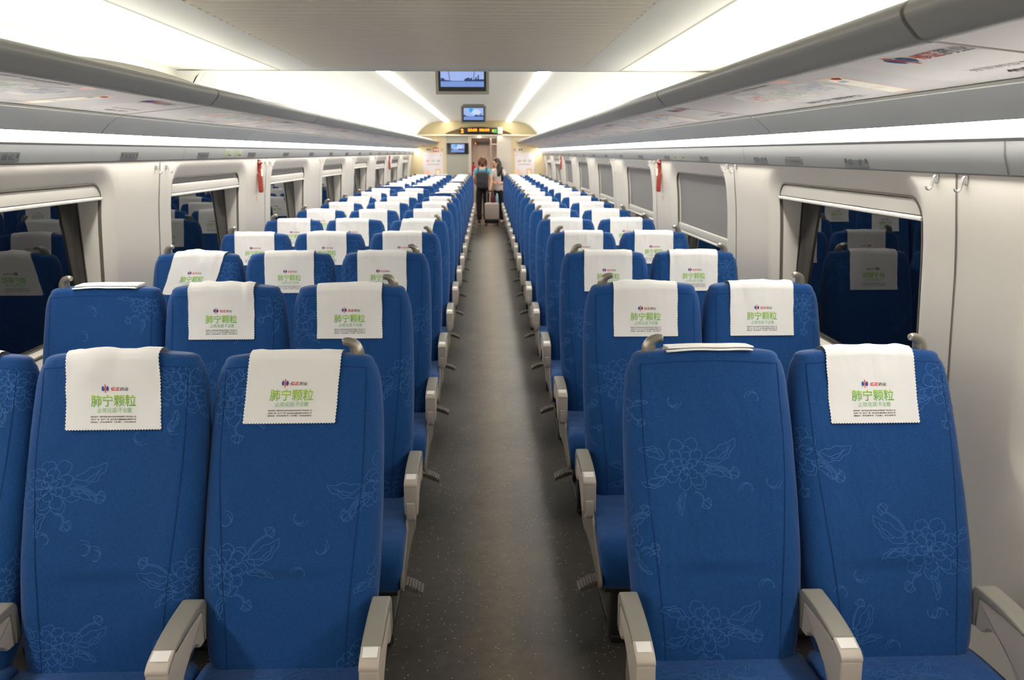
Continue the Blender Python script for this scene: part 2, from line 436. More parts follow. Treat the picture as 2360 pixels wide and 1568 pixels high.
def wall_side(s):
    side = 'left' if s < 0 else 'right'
    root = struct(bpy.data.objects.new('wall_' + side, None)); col.objects.link(root)
    seams = MB(); mb = MB()
    for (a, c, p0, p1) in WIN:
        na, M = 9, 7
        rings = []
        for off, dep in ((0, .034), (.012, .028), (.03, .02), (.05, .010), (.068, .003), (.082, 0)):
            pts = resample(ring(a, c, ZB, ZT, WR, off, na), M)
            pts = [(y, min(z, 1.652 if off > .075 else 1.645)) for y, z in pts]
            rings.append([(s * (wx(z) + dep), y, z) for y, z in pts])
        # outer rectangle, matched by arc / edge
        base = resample(ring(a, c, ZB, ZT, WR, .082, na), M)
        n = na; tgt = []
        cor = [(p1, 1.655), (p0, 1.655), (p0, 0), (p1, 0)]
        edge_pts = []
        for q in range(4):
            cp = cor[q]; nxt = cor[(q + 1) % 4]; prv = cor[q - 1]
            arc = base[q * (n + M):q * (n + M) + n]; 
            for i, pt in enumerate(arc):
                t = i / (n - 1)
                if q == 0: o = (p1, pt[1] + (cp[1] - pt[1]) * min(1, 2 * t)) if t <= .5 else (pt[0] + (cp[0] - pt[0]) * (2 - 2 * t), cp[1])
                elif q == 1: o = (pt[0] + (cp[0] - pt[0]) * min(1, 2 * t), cp[1]) if t <= .5 else (p0, pt[1] + (cp[1] - pt[1]) * (2 - 2 * t))
                elif q == 2: o = (p0, pt[1] + (cp[1] - pt[1]) * min(1, 2 * t)) if t <= .5 else (pt[0] + (cp[0] - pt[0]) * (2 - 2 * t), 0)
                else: o = (pt[0] + (cp[0] - pt[0]) * min(1, 2 * t), 0) if t <= .5 else (p1, pt[1] + (cp[1] - pt[1]) * (2 - 2 * t))
                tgt.append(o)
            for i in range(M):
                pt = base[q * (n + M) + n + i]
                tgt.append({0: (pt[0], 1.655), 1: (p0, pt[1]), 2: (pt[0], 0), 3: (p1, pt[1])}[q])
        base = [(y, min(z, 1.652)) for y, z in base]
        for t in (.15, .3, .45, .6, .75, .9, 1):
            rings.append([(s * wx(bz + (tz - bz) * t), by + (ty - by) * t, bz + (tz - bz) * t) for (by, bz), (ty, tz) in zip(base, tgt)])
        mb.loft(rings if s > 0 else [r[::-1] for r in rings], 0, (False, False))
        zs = [0.02 + 1.63 * i / 16 for i in range(17)]
        if p1 < Y1 - .1:
            seams.grid(lambda y, z: (s * (wx(z) - .002), y, z), [p1 - .004, p1 + .004], zs)
    mb.build('panel', WALL, root, ang=60); seams.build('panel_joint', SEAM, root, smooth=False)
    b2 = MB(); b2.box((min(s * 1.80, s * 1.86), Y0, 0), (max(s * 1.80, s * 1.86), Y1 + 3.2, 2.6)); b2.build('outer_skin', mat('outer_skin', (20, 20, 24), .9), root, smooth=False)
wall_side(-1); wall_side(1)

wn = 0
for s in (-1, 1):
    side = 'left' if s < 0 else 'right'
    for i, (a, c, p0, p1) in enumerate(WIN):
        wn += 1
        W_ = struct(bpy.data.objects.new('window_%d' % wn, None)); col.objects.link(W_)
        # reveal from the wall opening out to the glass
        mb = MB(); n0 = resample(ring(a, c, ZB, ZT, WR, 0, 9), 7)
        lo = [[(s * (wx(z) + .034), y, z) for y, z in n0]]
        n1 = resample(ring(a + .012, c - .012, ZB + .012, ZT - .012, WR - .01, 0, 9), 7)
        lo += [[(s * (wx(z) + .05), y, z) for y, z in n1], [(s * 1.728, y, z) for y, z in n1]]
        mb.loft(lo[::-1] if s > 0 else [l[::-1] for l in lo[::-1]], 0, (False, False))
        mb.build('reveal', WALL, W_)
        mb = MB(); n2 = resample(ring(a, c, ZB, ZT, WR, -.001, 9), 7)
        mb.loft([[(s * (wx(z) + .032), y, z) for y, z in n0], [(s * (wx(z) + .031), y, z) for y, z in resample(ring(a, c, ZB, ZT, WR, -.007, 9), 7)], [(s * (wx(z) + .045), y, z) for y, z in resample(ring(a, c, ZB, ZT, WR, -.009, 9), 7)]][::(-1 if s > 0 else -1)], 0, (False, False))
        mb.build('gasket', GASKET, W_)
        q = [(a - .02, ZB - .02), (c + .02, ZB - .02), (c + .02, ZT + .02), (a - .02, ZT + .02)]
        mb = MB(); mb.add([(s * 1.728, y, z) for y, z in q], [(0, 1, 2, 3) if s < 0 else (3, 2, 1, 0)]); mb.build('pane', GLASS, W_, smooth=False)
        mb = MB(); mb.box((min(s * 1.752, s * 1.758), a - .03, ZB - .03), (max(s * 1.752, s * 1.758), c + .03, ZT + .03)); mb.build('outer_pane', GLASSO, W_, smooth=False)
        mb = MB(); fr = ring(a, c, ZB, ZT, WR, .01, 9); fi = ring(a, c, ZB, ZT, WR, -.022, 9)
        mb.loft([[(s * 1.726, y, z) for y, z in fr], [(s * 1.726, y, z) for y, z in fi]][::(1 if s > 0 else -1)], 0, (False, False)); mb.build('seal', GASKET, W_, smooth=False)

# --- roller blinds
BL = {-1: [0, 0, .03, .045, .05, 0, .05, .06, 0, 0], 1: [0, 0, .36, .36, .36, .37, .36, 0, 0, 0]}
for s in (-1, 1):
    side = 'left' if s < 0 else 'right'
    for i, (a, c, p0, p1) in enumerate(WIN):
        dr = BL[s][min(i, 9)]; zt = ZT - .012; zbar = zt - dr
        st = 'raised' if dr == 0 else ('slightly lowered' if dr < .1 else 'half lowered')
        r = thing('roller_blind', 'grey roller blind, %s, in the %s window on the %s wall' % (st, ORD[i + 1] + ' visible' if i else 'nearest', side), 'blind', (s * 1.635, (a + c) / 2, zbar), 0, 'window roller blinds')
        L = (c - a) / 2 - .002
        xs = lambda z: s * (wx(z) + .052 - 1.635)
        mb = MB()
        o_ = xs(zbar)
        for q in ([(0, 0), (-.012, 0), (-.014, -.008), (-.013, -.05), (0, -.052)], [(.0, -.053), (-.012, -.053), (-.018, -.057), (-.018, -.067), (-.008, -.070), (0, -.066)]):
            mb.prism(roundpoly([(o_ + s * p[0], p[1]) for p in q], .002, 2), 'y', -L, L)
        mb.build('bottom_bar', BAR, r)
        if dr > 0:
            mb = MB(); zz = [j * dr / 6 for j in range(7)]
            hw = lambda z: L - max(0, .05 * ((z - (dr - .06)) / .06) ** 2 if z > dr - .06 else 0)
            mb.grid(lambda u, z: (xs(zbar + z) + s * .004, u * hw(z) * (1 if s < 0 else -1), z), [-1, -.5, 0, .5, 1], zz)
            mb.build('blind_fabric', BLIND, r)

# --- valance, LED strip and luggage racks along both sides
for s in (-1, 1):
    side = 'left' if s < 0 else 'right'
    zs = 1.661 if s < 0 else 1.643
    b = MB(); pr = [(1.572, zs + .002), (1.566, zs - .005), (1.5585, zs), (1.5485, zs + .028), (1.5395, zs + .052), (1.535, 1.728), (1.524, 1.736), (1.523, 1.742), (1.531, 1.745), (1.6, 1.747)]
    pr = [(s * x, z) for x, z in pr]
    b.grid(lambda u, y: (pr[u][0], y, pr[u][1]), list(range(len(pr)))[::(1 if s < 0 else -1)], [Y0, Y1])
    o = struct(b.build('trim_%d' % (1 if s < 0 else 2), VAL, ang=30))
    b = MB()
    for k in range(-1, 10):
        yy = SEAM0 - .25 + PER * k + (.55 if s < 0 else 0)
        if Y0 < yy < Y1: b.grid(lambda u, y: (s * (abs(pr[u][0]) - .002), y, pr[u][1]), [2, 3, 4, 5], [yy, yy + .005])
    b.build('joint', mat('valance_joint', (84, 84, 82), .6), o, smooth=False)
    b = MB(); lp = [(1.530, 1.746), (1.510, 1.745), (1.490, 1.750), (1.474, 1.761), (1.466, 1.775), (1.466, 1.80), (1.53, 1.80)]
    b.prism([(s * x, z) for x, z in lp], 'y', Y0 + .02, Y1 - .02)
    tag(b.build('led_strip_light', LEDM), 'continuous bright white light strip under the %s luggage rack' % side, 'light', 'rack light strips')
    # cove lamp lying on top of the racks at the back
    for y0_, y1_, mm, w_ in ((Y0 + .05, YE - .1, COVEN, 'near'), (YE + .1, Y1 - .3, COVEM, 'far')):
        b = MB(); b.box((min(s * 1.20, s * 1.29), y0_, 1.988), (max(s * 1.20, s * 1.29), y1_, 2.0)) if w_ == 'near' else b.prism([(s * 1.135, 1.974), (s * 1.156, 2.016), (s * 1.18, 1.972)], 'y', y0_, y1_)
        tag(b.build('cove_lamp', mm, smooth=False), 'long lamp lying on top of the %s luggage rack, lighting the %s ceiling' % (side, w_), 'light', 'cove lamps')

PP = mat('advert_paper', (206, 198, 197), 0.4); PP2 = mat('advert_paper_warm', (226, 216, 206), .32)
POR = mat('advert_orange', (226, 178, 118), .35); PCR = mat('advert_cream', (240, 226, 196), .35)
PGR = mat('advert_green', (112, 166, 108), .35); PBL = mat('advert_blue', (92, 122, 180), .35); PRD = mat('advert_red', (224, 112, 92), .35); PWH = mat('advert_white', (224, 218, 216), .4)
PERR = 2.075
JNT = [1.475 + PERR * k for k in range(-1, 9)]
def rack(s, y0, y1, idx, first):
    side = 'left' if s < 0 else 'right'
    L = y1 - y0
    r = thing('luggage_rack', ('grey luggage rack section on the %s wall with advert panel below, ' % side) + ('nearest section' if idx == 0 else '%s section along' % ORD[idx + 1]), 'luggage rack', (0, y0, 0), 0, 'luggage rack sections')
    X = lambda p: [(s * x, z) for x, z in p]
    g = .007
    # rail
    rl = roundpoly([(1.014, 1.893), (0.985, 1.896), (0.950, 1.932), (0.944, 1.950), (0.956, 1.966), (0.985, 1.972), (1.03, 1.968), (1.04, 1.93)], [.006, .012, .012, .01, .01, .01, .01, .01], 3)
    mb = MB(); mb.prism(X(rl), 'y', 2 * g + .001, L - .001); mb.build('rail', RAIL, r)
    mb = MB(); mb.prism(inset(X(rl) if area(X(rl)) > 0 else X(rl)[::-1], .004), 'y', 0, 2 * g); mb.prism([(s * x, z) for x, z in ((1.0, 1.9), (1.37, 1.858), (1.37, 1.87), (1.0, 1.912))], 'y', 0, 2 * g)
    mb.prism(X([(1.378, 1.853), (1.43, 1.817), (1.4615, 1.7765), (1.50, 1.80), (1.50, 1.86), (1.39, 1.868)]), 'y', 0, 2 * g)
    mb.build('rail_joint', BASEG, r)
    # translucent guard lip rising in a long curve over the far end of the rail
    mb = MB(); ys = [L * .42 + (L * .57) * i / 24 for i in range(25)]
    top = lambda y: 1.966 + (.022 if s < 0 else .006) * sin(pi * min(1, max(0, (y - L * .42) / (L * .575)))) ** 0.8
    mb.grid(lambda k, y: (s * (.985 + .004 * k), y, (1.966, top(y))[k]) , [0, 1], ys); mb.build('guard_lip', mat('guard_lip', (226, 222, 206), .3), r)
    # shelf and lower cover
    mb = MB(); mb.prism(X([(1.02, 1.935), (1.38, 1.885), (1.52, 1.90), (1.52, 1.975), (1.45, 1.985), (1.03, 1.965)]), 'y', 0.002, L - .002); mb.build('shelf', GREYP, r)
    cv = spline([(1.372, 1.852), (1.395, 1.838), (1.425, 1.815), (1.448, 1.793), (1.461, 1.777)], 4)
    poly = [tuple(p) for p in cv] + [(1.463, 1.802), (1.52, 1.802), (1.52, 1.87), (1.385, 1.872)]
    mb = MB(); mb.prism(X(poly), 'y', g, L - .001); mb.build('lower_cover', GREYP, r, ang=35)
    mb = MB(); mb.prism(X([(1.372, 1.848), (1.366, 1.850), (1.362, 1.857), (1.374, 1.86)]), 'y', 2 * g, L - .001); mb.build('trim_strip', mat('rack_white_trim', (238, 238, 226), .35), r)
    # advert panel on the underside: u runs as a reader facing it sees it
    xa, za, xb, zb = 1.004, 1.896, 1.364, 1.858
    def fn(u, v, h=0):      # u 0..L, v 0 (lip) .. 1 (rail)
        yy = u if s < 0 else L - u
        x = xb + (xa - xb) * v; z = zb + (za - zb) * v
        return (s * x, yy, z - h)
    if 'ad%d' % s not in first or abs(first['ad%d_len' % s] - L) > .01:
        mb = MB()
        mb.prism(X([(xa, za), (xb, zb), (xb, zb + .006), (xa, za + .006)]), 'y', .016, L - .002, 0)
        K = dict(w=1, o=2, c=3, g=4, b=5, r=6, k=7, R=8, B=9)
        H = .001; W = .36
        sh = lambda h: (lambda u, v: fn(u, v, h))
        if L > 2:
            put_poly(mb, [(L * .0 + .018, 0.02), (L * .80, .02), (L * .78, .3), (L * .80, .98), (L * .0 + .018, .98)], sh(.0004), 10)
            du = -.16 if s < 0 else 0
            for cx_, kk, t in ((.745, 'r', '止咳'), (.99, 'g', '化痰'), (1.215, 'b', '不含糖')):
                put_poly(mb, [(cx_ + du + .118 * cos(a), .60 + .24 * sin(a)) for a in [2 * pi * i / 24 for i in range(24)]], sh(.0008), K['w'])
                put_text(mb, t, cx_ + du, .60, sh(.0012), K[kk], width=.15, height=.27, bold=.03, shear=.12)
            put_text(mb, '肺宁颗粒', .98 + du, .17, sh(.001), K['k'], width=.40, height=.08)
            c4 = [(1.39, .80), (1.50, .80), (1.42, .07), (1.31, .07)]
            put_poly(mb, [(u + du * .5, v) for u, v in c4[::-1]], sh(.0008), K['o']); put_poly(mb, [(u + du * .5, v) for u, v in ((1.322, .12), (1.41, .12), (1.475, .70), (1.43, .76), (1.392, .70))], sh(.0012), K['c'])
            put_poly(mb, [(1.45 + du * .5 + .018 * cos(a), .72 + .035 * sin(a)) for a in [2 * pi * i / 12 for i in range(12)]], sh(.0016), K['R'])
            put_text(mb, '肺宁颗粒', 1.385 + du * .5, .33, sh(.0016), K['o'], width=.075, height=.07)
            put_poly(mb, [(1.395 + du * .5, .60), (1.435 + du * .5, .60), (1.442 + du * .5, .66), (1.402 + du * .5, .66)], sh(.0016), K['b'])
            put_poly(mb, [(1.20 + du, .99), (1.24 + du, .86), (1.29 + du, .86), (1.33 + du, .99)], sh(.001), K['r'])
            put_text(mb, '详见说明书  请按药品说明书使用', .95 + du, .93, sh(.001), K['k'], width=.40, height=.05)
            def lf(u, v): return fn(1.83 + du + u, .80 + v / W, .001)
            logo(mb, 0, 0, .038, lf, K['B'], K['R'])
            put_text(mb, '修正', 0.095, -.002, lf, K['R'], width=.085, height=.045, bold=.02, shear=.2)
            put_text(mb, '药业', 0.185, -.002, lf, K['k'], width=.085, height=.045, bold=.01, shear=.2)
            put_text(mb, '400-707-', 1.95 + du * .5, .20, sh(.001), K['k'], width=.19, height=.075, bold=.015)
            put_text(mb, '修正药业集团', 1.93 + du * .5, .34, sh(.001), K['k'], width=.24, height=.06)
        first['ad%d' % s] = mb.mesh('advert_panel', [PP, PP2, POR, PCR, PGR, PBL, PRD, PGREY, PRED, PBLUE][0:1] + [PWH, POR, PCR, PGR, PBL, PRD, PGREY, PRED, PBLUE, mat('advert_tint', (196, 188, 190), .4)], smooth=False)
        first['ad%d_len' % s] = L
    link('advert_panel', first['ad%d' % s], r)
first = {}
for s in (-1, 1):
    for i, y in enumerate(JNT):
        y2 = min(y + PERR, Y1 - .02)
        if y2 - y < .3: break
        rack(s, y, y2, i, first)

# ================================================================= SEATS
HZ = 0.42                                  # hinge height
FT = [(0.36, -.032), (0.42, -.022), (0.55, 0.0), (0.68, 0.026), (0.82, 0.066), (0.95, 0.104), (1.06, 0.134), (1.14, 0.152), (1.20, 0.164), (1.24, 0.172)]
WT = [(0.36, .36), (0.39, .395), (0.44, .422), (0.52, .444), (0.64, .458), (0.80, .466), (0.98, .465), (1.06, .458), (1.116, .449), (1.146, .438), (1.166, .424), (1.18, .404)]
TT = [(0.36, .075), (0.45, .10), (0.7, .115), (1.0, .10), (1.2, .078)]
RC, RB = .045, .03
def smooth_tab(tab, x):
    e = .012
    return (lerp_tab(tab, x - 2 * e) + 2 * lerp_tab(tab, x - e) + 2 * lerp_tab(tab, x) + 2 * lerp_tab(tab, x + e) + lerp_tab(tab, x + 2 * e)) / 8
def sec(sv, z, off=0.0):
    """point on the backrest skin: sv = arc length from the centre line of the front, z = height"""
    wd, t, f = lerp_tab(WT, z), lerp_tab(TT, z), smooth_tab(FT, z)
    sg = 1 if sv >= 0 else -1; q = abs(sv)
    a = wd / 2 - RC
    bol = -.010 * sstep(.10, .175, q) * (1 - sstep(.95, 1.15, z)) * sstep(.40, .55, z)
    cw = 1 - sstep(.06, .14, q)
    bol += cw * (.0035 * math.exp(-((z - .628) / .014) ** 2) - .003 * math.exp(-((z - .662) / .016) ** 2))
    if q <= a: x, y, nx, ny = q, f + bol, 0, -1
    else:
        q2 = q - a
        if q2 <= RC * pi / 2:
            an = q2 / RC; x, y = a + RC * sin(an), f + bol * (1 - sin(an)) + RC * (1 - cos(an)); nx, ny = sin(an), -cos(an)
        else:
            q3 = q2 - RC * pi / 2; ls = t - RC - RB
            if q3 <= ls: x, y, nx, ny = wd / 2, f + RC + q3, 1, 0
            else:
                q4 = q3 - ls
                if q4 <= RB * pi / 2:
                    an = q4 / RB; x, y = wd / 2 - RB + RB * cos(an), f + t - RB + RB * sin(an); nx, ny = cos(an), sin(an)
                else: x, y, nx, ny = max(0, wd / 2 - RB - (q4 - RB * pi / 2)), f + t, 0, 1
    cr = .012 * (1 - (2 * x / wd) ** 2) * sstep(1.08, 1.176, z)
    return Vector((sg * (x + nx * off), y + ny * off, z + cr))
def per_s(z):
    wd, t = lerp_tab(WT, z), lerp_tab(TT, z); a = wd / 2 - RC
    s1 = a; s2 = s1 + RC * pi / 2; s3 = s2 + t - RC - RB; s4 = s3 + RB * pi / 2; s5 = s4 + wd / 2 - RB
    half = [s1 * k / 5 for k in range(1, 6)] + [s1 + (s2 - s1) * k / 4 for k in range(1, 5)] + [s2 + (s3 - s2) * .5, s3] + [s3 + (s4 - s3) * k / 3 for k in range(1, 4)] + [s4 + (s5 - s4) * k / 3 for k in range(1, 3)]
    return [0.0] + half + [s5] + [-v for v in reversed(half)]
def backrest_base(mb):
    zs = [.36, .375, .39, .41, .44, .48, .52, .56, .59, .605, .615, .628, .64, .65, .662, .675, .69, .72, .76, .8, .84, .88, .92, .96, 1.0, 1.025, 1.05, 1.075, 1.10, 1.12, 1.14, 1.153, 1.166, 1.176]
    loops = [[sec(v, z) for v in per_s(z)] for z in zs]
    top = loops[-1]; cx_ = 0; cy_ = (max(p.y for p in top) + min(p.y for p in top)) / 2
    for j in range(1, 6):
        ph = pi / 2 * j / 5; ins = .022 * (1 - cos(ph)); dz = .020 * sin(ph)
        loops.append([Vector((p.x * (1 - ins / .2), cy_ + (p.y - cy_) * (1 - ins / .04) + .004 * j / 5, p.z + dz)) for p in top])
    mb.loft(loops, 0)
def ribbon(mb, pts, fn, wd, k=1):
    """thin printed line following 2-D points through the skin mapping fn(s, z)"""
    run = []
    def flush():
        if len(run) > 1:
            V = []
            for i, p in enumerate(run):
                a = run[max(i - 1, 0)]; c = run[min(i + 1, len(run) - 1)]
                d = Vector((c[0] - a[0], c[1] - a[1]))
                if d.length < 1e-9: d = Vector((1, 0))
                d.normalize(); n = Vector((-d.y, d.x)) * wd / 2
                V += [fn(p[0] + n.x, p[1] + n.y) or fn(*p), fn(p[0] - n.x, p[1] - n.y) or fn(*p)]
            mb.add(V, [(2 * i, 2 * i + 1, 2 * i + 3, 2 * i + 2) for i in range(len(run) - 1)], k)
        run.clear()
    for p in pts:
        if fn(p[0], p[1]) is None: flush()
        else: run.append(p)
    flush()
# ---- peony line art (unit = flower radius)
def peony(rg):
    L = []
    for ringi, (n, r0, r1, wd) in enumerate(((4, .05, .24, .80), (6, .16, .42, .62), (8, .34, .62, .50), (9, .52, .80, .40))):
        ph = rg.uniform(0, 1)
        for i in range(n):
            a = 2 * pi * (i + .5 * (ringi % 2) + ph) / n + rg.uniform(-.1, .1); k = rg.uniform(.92, 1.1); lob = rg.choice((2, 3, 3)); pts = []
            for t in range(25):
                u = t / 24; e_ = min(1, 2.6 * min(u, 1 - u)) ** .55
                ang = a + wd * (2 * u - 1) * (.72 + .34 * e_)
                rr = r0 + (r1 * k - r0) * e_ * (1 + .16 * (abs(sin(pi * lob * u)) - .6) * e_)
                pts.append((rr * cos(ang), rr * sin(ang) * .92))
            if ringi == 3 and rg.random() < .25: continue
            L.append(pts)
    for i in range(11):
        a = rg.uniform(0, 2 * pi); L.append([(.015 * cos(a), .015 * sin(a)), (.06 * cos(a + .3), .06 * sin(a + .3)), (.09 * cos(a + .2), .09 * sin(a + .2))])
    return L
def leaf(bx, by, ang, ln, bend, wd=.24, wv=.05):
    def pt(t, off):
        a = R(ang) + bend * (t - .5) * 2 + (1.3 * max(0, t - .72) ** 1.2 * 2 * (1 if bend > 0 else -1))
        x = bx + ln * t * cos(R(ang) + bend * .55 * t - bend * .3); y = by + ln * t * sin(R(ang) + bend * .55 * t - bend * .3)
        return (x - off * sin(a), y + off * cos(a))
    N = 26; out = []; sb = 1 if bend > 0 else -1
    prof = lambda t: sin(pi * t ** .8) ** .8
    out.append([pt(i / N, -sb * ln * wd * prof(i / N) * (1 + .22 * sin(i * .95) * (i / N))) for i in range(N + 1)])
    out.append([pt(i / N, sb * ln * (wd * .55 * prof(i / N) + wv * .55 * sin(i * .55) * prof(i / N))) for i in range(N + 1)])
    out.append([pt(.04 + .8 * i / N, -sb * ln * wd * .38 * sin(pi * (i / N)) + ln * .02 * sin(i * .5)) for i in range(N)])
    out.append([pt(.22 + .5 * i / 12, -sb * ln * wd * .72 * sin(pi * i / 12) ** .7) for i in range(3, 13)])
    return out
def bud(x0, y0, x1, y1, r):
    d = Vector((x1 - x0, y1 - y0)); n = Vector((-d.y, d.x)).normalized(); e = d.normalized(); out = []
    for o in (.02, -.02): out.append([tuple(Vector((x0, y0)) + d * t + n * (o + .08 * sin(pi * t))) for t in [i / 8 for i in range(9)]])
    c = Vector((x1, y1))
    for wv in (1, .45, -.45, -1): out.append([tuple(c + e * r * (1.5 * t) + n * r * wv * sin(pi * (.12 + .8 * t))) for t in [i / 10 for i in range(11)]])
    out.append([tuple(c + e * r * (1.5 + .12 * sin(i * 2.2)) + n * r * (.55 - 1.1 * i / 8)) for i in range(9)])
    out.append([tuple(c - e * r * .1 + n * r * (1.3 - 2.6 * i / 6) + e * r * .45 * abs(1 - i / 3)) for i in range(7)])
    return out
def crescent(r):
    return [[(r * cos(a), r * sin(a)) for a in [R(-70 + 200 * i / 14) for i in range(15)]], [(r * .25 + r * .72 * cos(a), -r * .1 + r * .72 * sin(a)) for a in [R(-100 + 225 * i / 10) for i in range(11)]], [(r * .3 + r * .5 * cos(a), r * .1 + r * .4 * sin(a)) for a in [R(-40 + 130 * i / 7) for i in range(8)]]]
def motif(rg, mir=1):
    L = peony(rg)
    L += leaf(.62, .10, 12, 1.05, .5) + leaf(.55, -.25, -18, .75, -.5, .18) + leaf(-.55, .35, 140, .75, .5) + leaf(-.62, -.1, 190, .7, -.6) + leaf(-.15, -.68, 235, .62, .7, .2)
    L += bud(.65, .22, 1.30, .62, .15) if rg.random() < .5 else bud(.6, -.1, 1.25, -.42, .16)
    L += bud(.1, -.7, .3, -1.0, .15)
    return [[(mir * x, y) for x, y in p] for p in L]
def stamp(mb, lines, cx_, cz_, sc, rot, fn, wd=.0018):
    c, sn = cos(R(rot)), sin(R(rot))
    for p in lines: ribbon(mb, [(cx_ + sc * (x * c - y * sn), cz_ + sc * (x * sn + y * c)) for x, y in p], fn, wd)
SMAX = .285
def skin_fn(sv, z):
    if abs(sv) > SMAX or z < .375 or z > 1.165: return None
    return sec(sv, z, .0007)
# flower placements seen on the front seats: (s, z, scale, rot, mirror)
PL = {
 'B': [(-.15, .865, .078, 8, 1), (.235, .64, .078, 10, -1), (-.12, .475, .07, 5, 1), (.19, 1.11, .075, -40, -1)],
 'C': [(-.16, .655, .078, 14, 1), (-.17, 1.085, .078, 30, -1), (.25, .87, .08, 20, -1), (.26, .64, .06, 60, 1), (.19, .42, .07, 30, -1)],
 'D': [(-.08, .895, .08, 12, 1), (-.04, .49, .08, 10, 1), (-.265, .70, .07, 70, 1), (-.265, 1.05, .06, 80, -1)],
 'F': [(.10, .68, .085, -15, -1), (.19, 1.10, .075, 15, -1), (-.24, .93, .08, -10, 1), (-.15, .43, .07, 40, 1)],
 'A': [(.18, 1.12, .07, -30, -1), (-.12, .80, .08, 20, 1), (.22, .62, .07, 40, -1), (-.1, .5, .07, 0, 1)],
 'G': [(.25, 1.12, .08, 40, -1), (-.16, .95, .08, 0, 1), (.12, .72, .08, 20, -1), (-.24, .56, .08, 60, 1)],
}
BACK = {}
def backrest(key):
    if key in BACK: return BACK[key]
    mb = MB(); backrest_base(mb)
    rg = random.Random(sum(map(ord, key)) * 13)
    # piping: along both front edges and across the head
    for sg in (-1, 1):
        ribbon(mb, [(sg * (.150 + .040 * sstep(.38, 1.0, z)), z) for z in [.40 + .762 * i / 30 for i in range(31)]], lambda a, z: sec(a, z, .0008), .0022, 2)
    ribbon(mb, [(-.19 + .38 * i / 24, 1.162) for i in range(25)], lambda a, z: sec(a, z, .0008), .0022, 2)
    for (a, z, sc, rot, mir) in PL[key[0]]:
        ja, jz = (0, 0) if key.endswith('1') else (rg.uniform(-.05, .05), rg.uniform(-.06, .06))
        stamp(mb, motif(rg, mir), a + ja, z + jz, sc * 1.18, rot, skin_fn)
    for i in range(6):
        stamp(mb, crescent(.019), rg.uniform(-.19, .19), rg.uniform(.42, 1.15), 1, rg.uniform(0, 360), skin_fn, .0015)
    BACK[key] = mb.mesh('backrest', [FAB, LINE, PIPE], ang=60); return BACK[key]
# ---- seat cushion
def cushion_mesh(seed):
    rg = random.Random(seed); mb = MB()
    prof = roundpoly([(.035, .30), (.035, .405), (-.03, .415), (-.16, .424), (-.30, .430), (-.405, .425), (-.448, .38), (-.452, .31), (-.435, .255), (-.36, .25), (-.05, .27)], [.02, .02, .02, .1, .1, .06, .04, .03, .02, .02, .02], 4)
    mb.prism(prof, 'x', -.232, .232, 0, .035)
    top = lambda y: lerp_tab([(-.405, .4255), (-.30, .4302), (-.16, .4245), (-.03, .4155), (.03, .4055)], y)
    def fn(x, y):
        if abs(x) > .19 or y < -.385 or y > .0: return None
        return Vector((x, y, top(y) + .0014))
    stamp(mb, motif(rg, 1), -.05, -.12, .08, 20, fn); stamp(mb, motif(rg, -1), .08, -.30, .08, -30, fn)
    ribbon(mb, [(-.2 + .4 * i / 20, -.40) for i in range(21)], lambda x, y: Vector((x, y, .4263)), .002, 2)
    return mb.mesh('cushion', [FAB, LINE, PIPE], ang=50)
CUSH = [cushion_mesh(3), cushion_mesh(8)]
# ---- armrests
BODY = roundpoly([(.004, .49), (.004, .574), (-.10, .579), (-.165, .5785), (-.2, .571), (-.224, .562), (-.229, .50), (-.226, .452), (-.205, .440), (-.172, .452), (-.135, .492), (-.085, .518), (-.045, .518), (-.028, .492)], [.004, .004, .01, .01, .008, .012, .01, .014, .014, .02, .03, .02, .012, .008], 3)
PADP = roundpoly([(.010, .488), (.034, .500), (.036, .586), (.022, .602), (-.06, .603), (-.13, .597), (-.172, .589), (-.174, .578), (-.10, .580), (.004, .575)], [.004, .01, .015, .015, .05, .05, .004, .002, .02, .004], 3)
NOSE = roundpoly([(-.1725, .577), (-.1725, .5885), (-.208, .5785), (-.224, .566), (-.224, .555), (-.2, .565)], [.001, .001, .012, .008, .002, .01], 3)
def arm_meshes(hw):
    d = {}
    mb = MB(); mb.prism(BODY, 'x', -hw, hw, 0, .006); mb.prism(NOSE, 'x', -hw, hw, 0, .003); d['armrest'] = mb.mesh('armrest', [ARM], ang=35)
    mb = MB(); mb.prism(PADP, 'x', -hw - .001, hw + .001, 0, .006); d['top_pad'] = mb.mesh('top_pad', [PAD], ang=35)
    mb = MB(); 
    P = [(-.176, .5886), (-.190, .5846), (-.2045, .5805)]
    for (y0, z0), (y1, z1) in zip(P, P[1:]): mb.add([(-hw + .006, y0, z0), (hw - .006, y0, z0), (hw - .006, y1, z1), (-hw + .006, y1, z1)], [(3, 2, 1, 0)])
    d['label_sticker'] = mb.mesh('label_sticker', [STICK], smooth=False)
    mb = MB(); mb.prism(roundpoly([(-.234, .500), (-.234, .440), (-.224, .428), (-.20, .428), (-.20, .500)], .005, 2), 'x', -hw * .62, hw * .62, 0, .003); d['tray_flap'] = mb.mesh('tray_flap', [ARM], ang=35)
    return d
ARMA, ARMM = arm_meshes(.0235), arm_meshes(.0265)
def grab_mesh(sg):
    """horn-shaped grip; sg = direction in which the tip leans"""
    mb = MB(); zt = 1.176
    path = spline([(0, .205, zt - .05), (0, .203, zt + .015), (sg * .004, .199, zt + .04), (sg * .012, .194, zt + .052), (sg * .026, .190, zt + .059), (sg * .040, .187, zt + .058)], 5)
    n = len(path); rr = [.0195 - .0125 * max(0, (i / (n - 1) - .30)) * 1.2 for i in range(n)]; rr[-1] = .005
    mb.tube(path, rr, 12); mb.prism(roundpoly([(-.024, .18), (.024, .18), (.024, .226), (-.024, .226)], .01, 3), 'z', zt - .05, zt + .008, 0, .003)
    return mb.mesh('grab_handle', [HANDLE], ang=60)
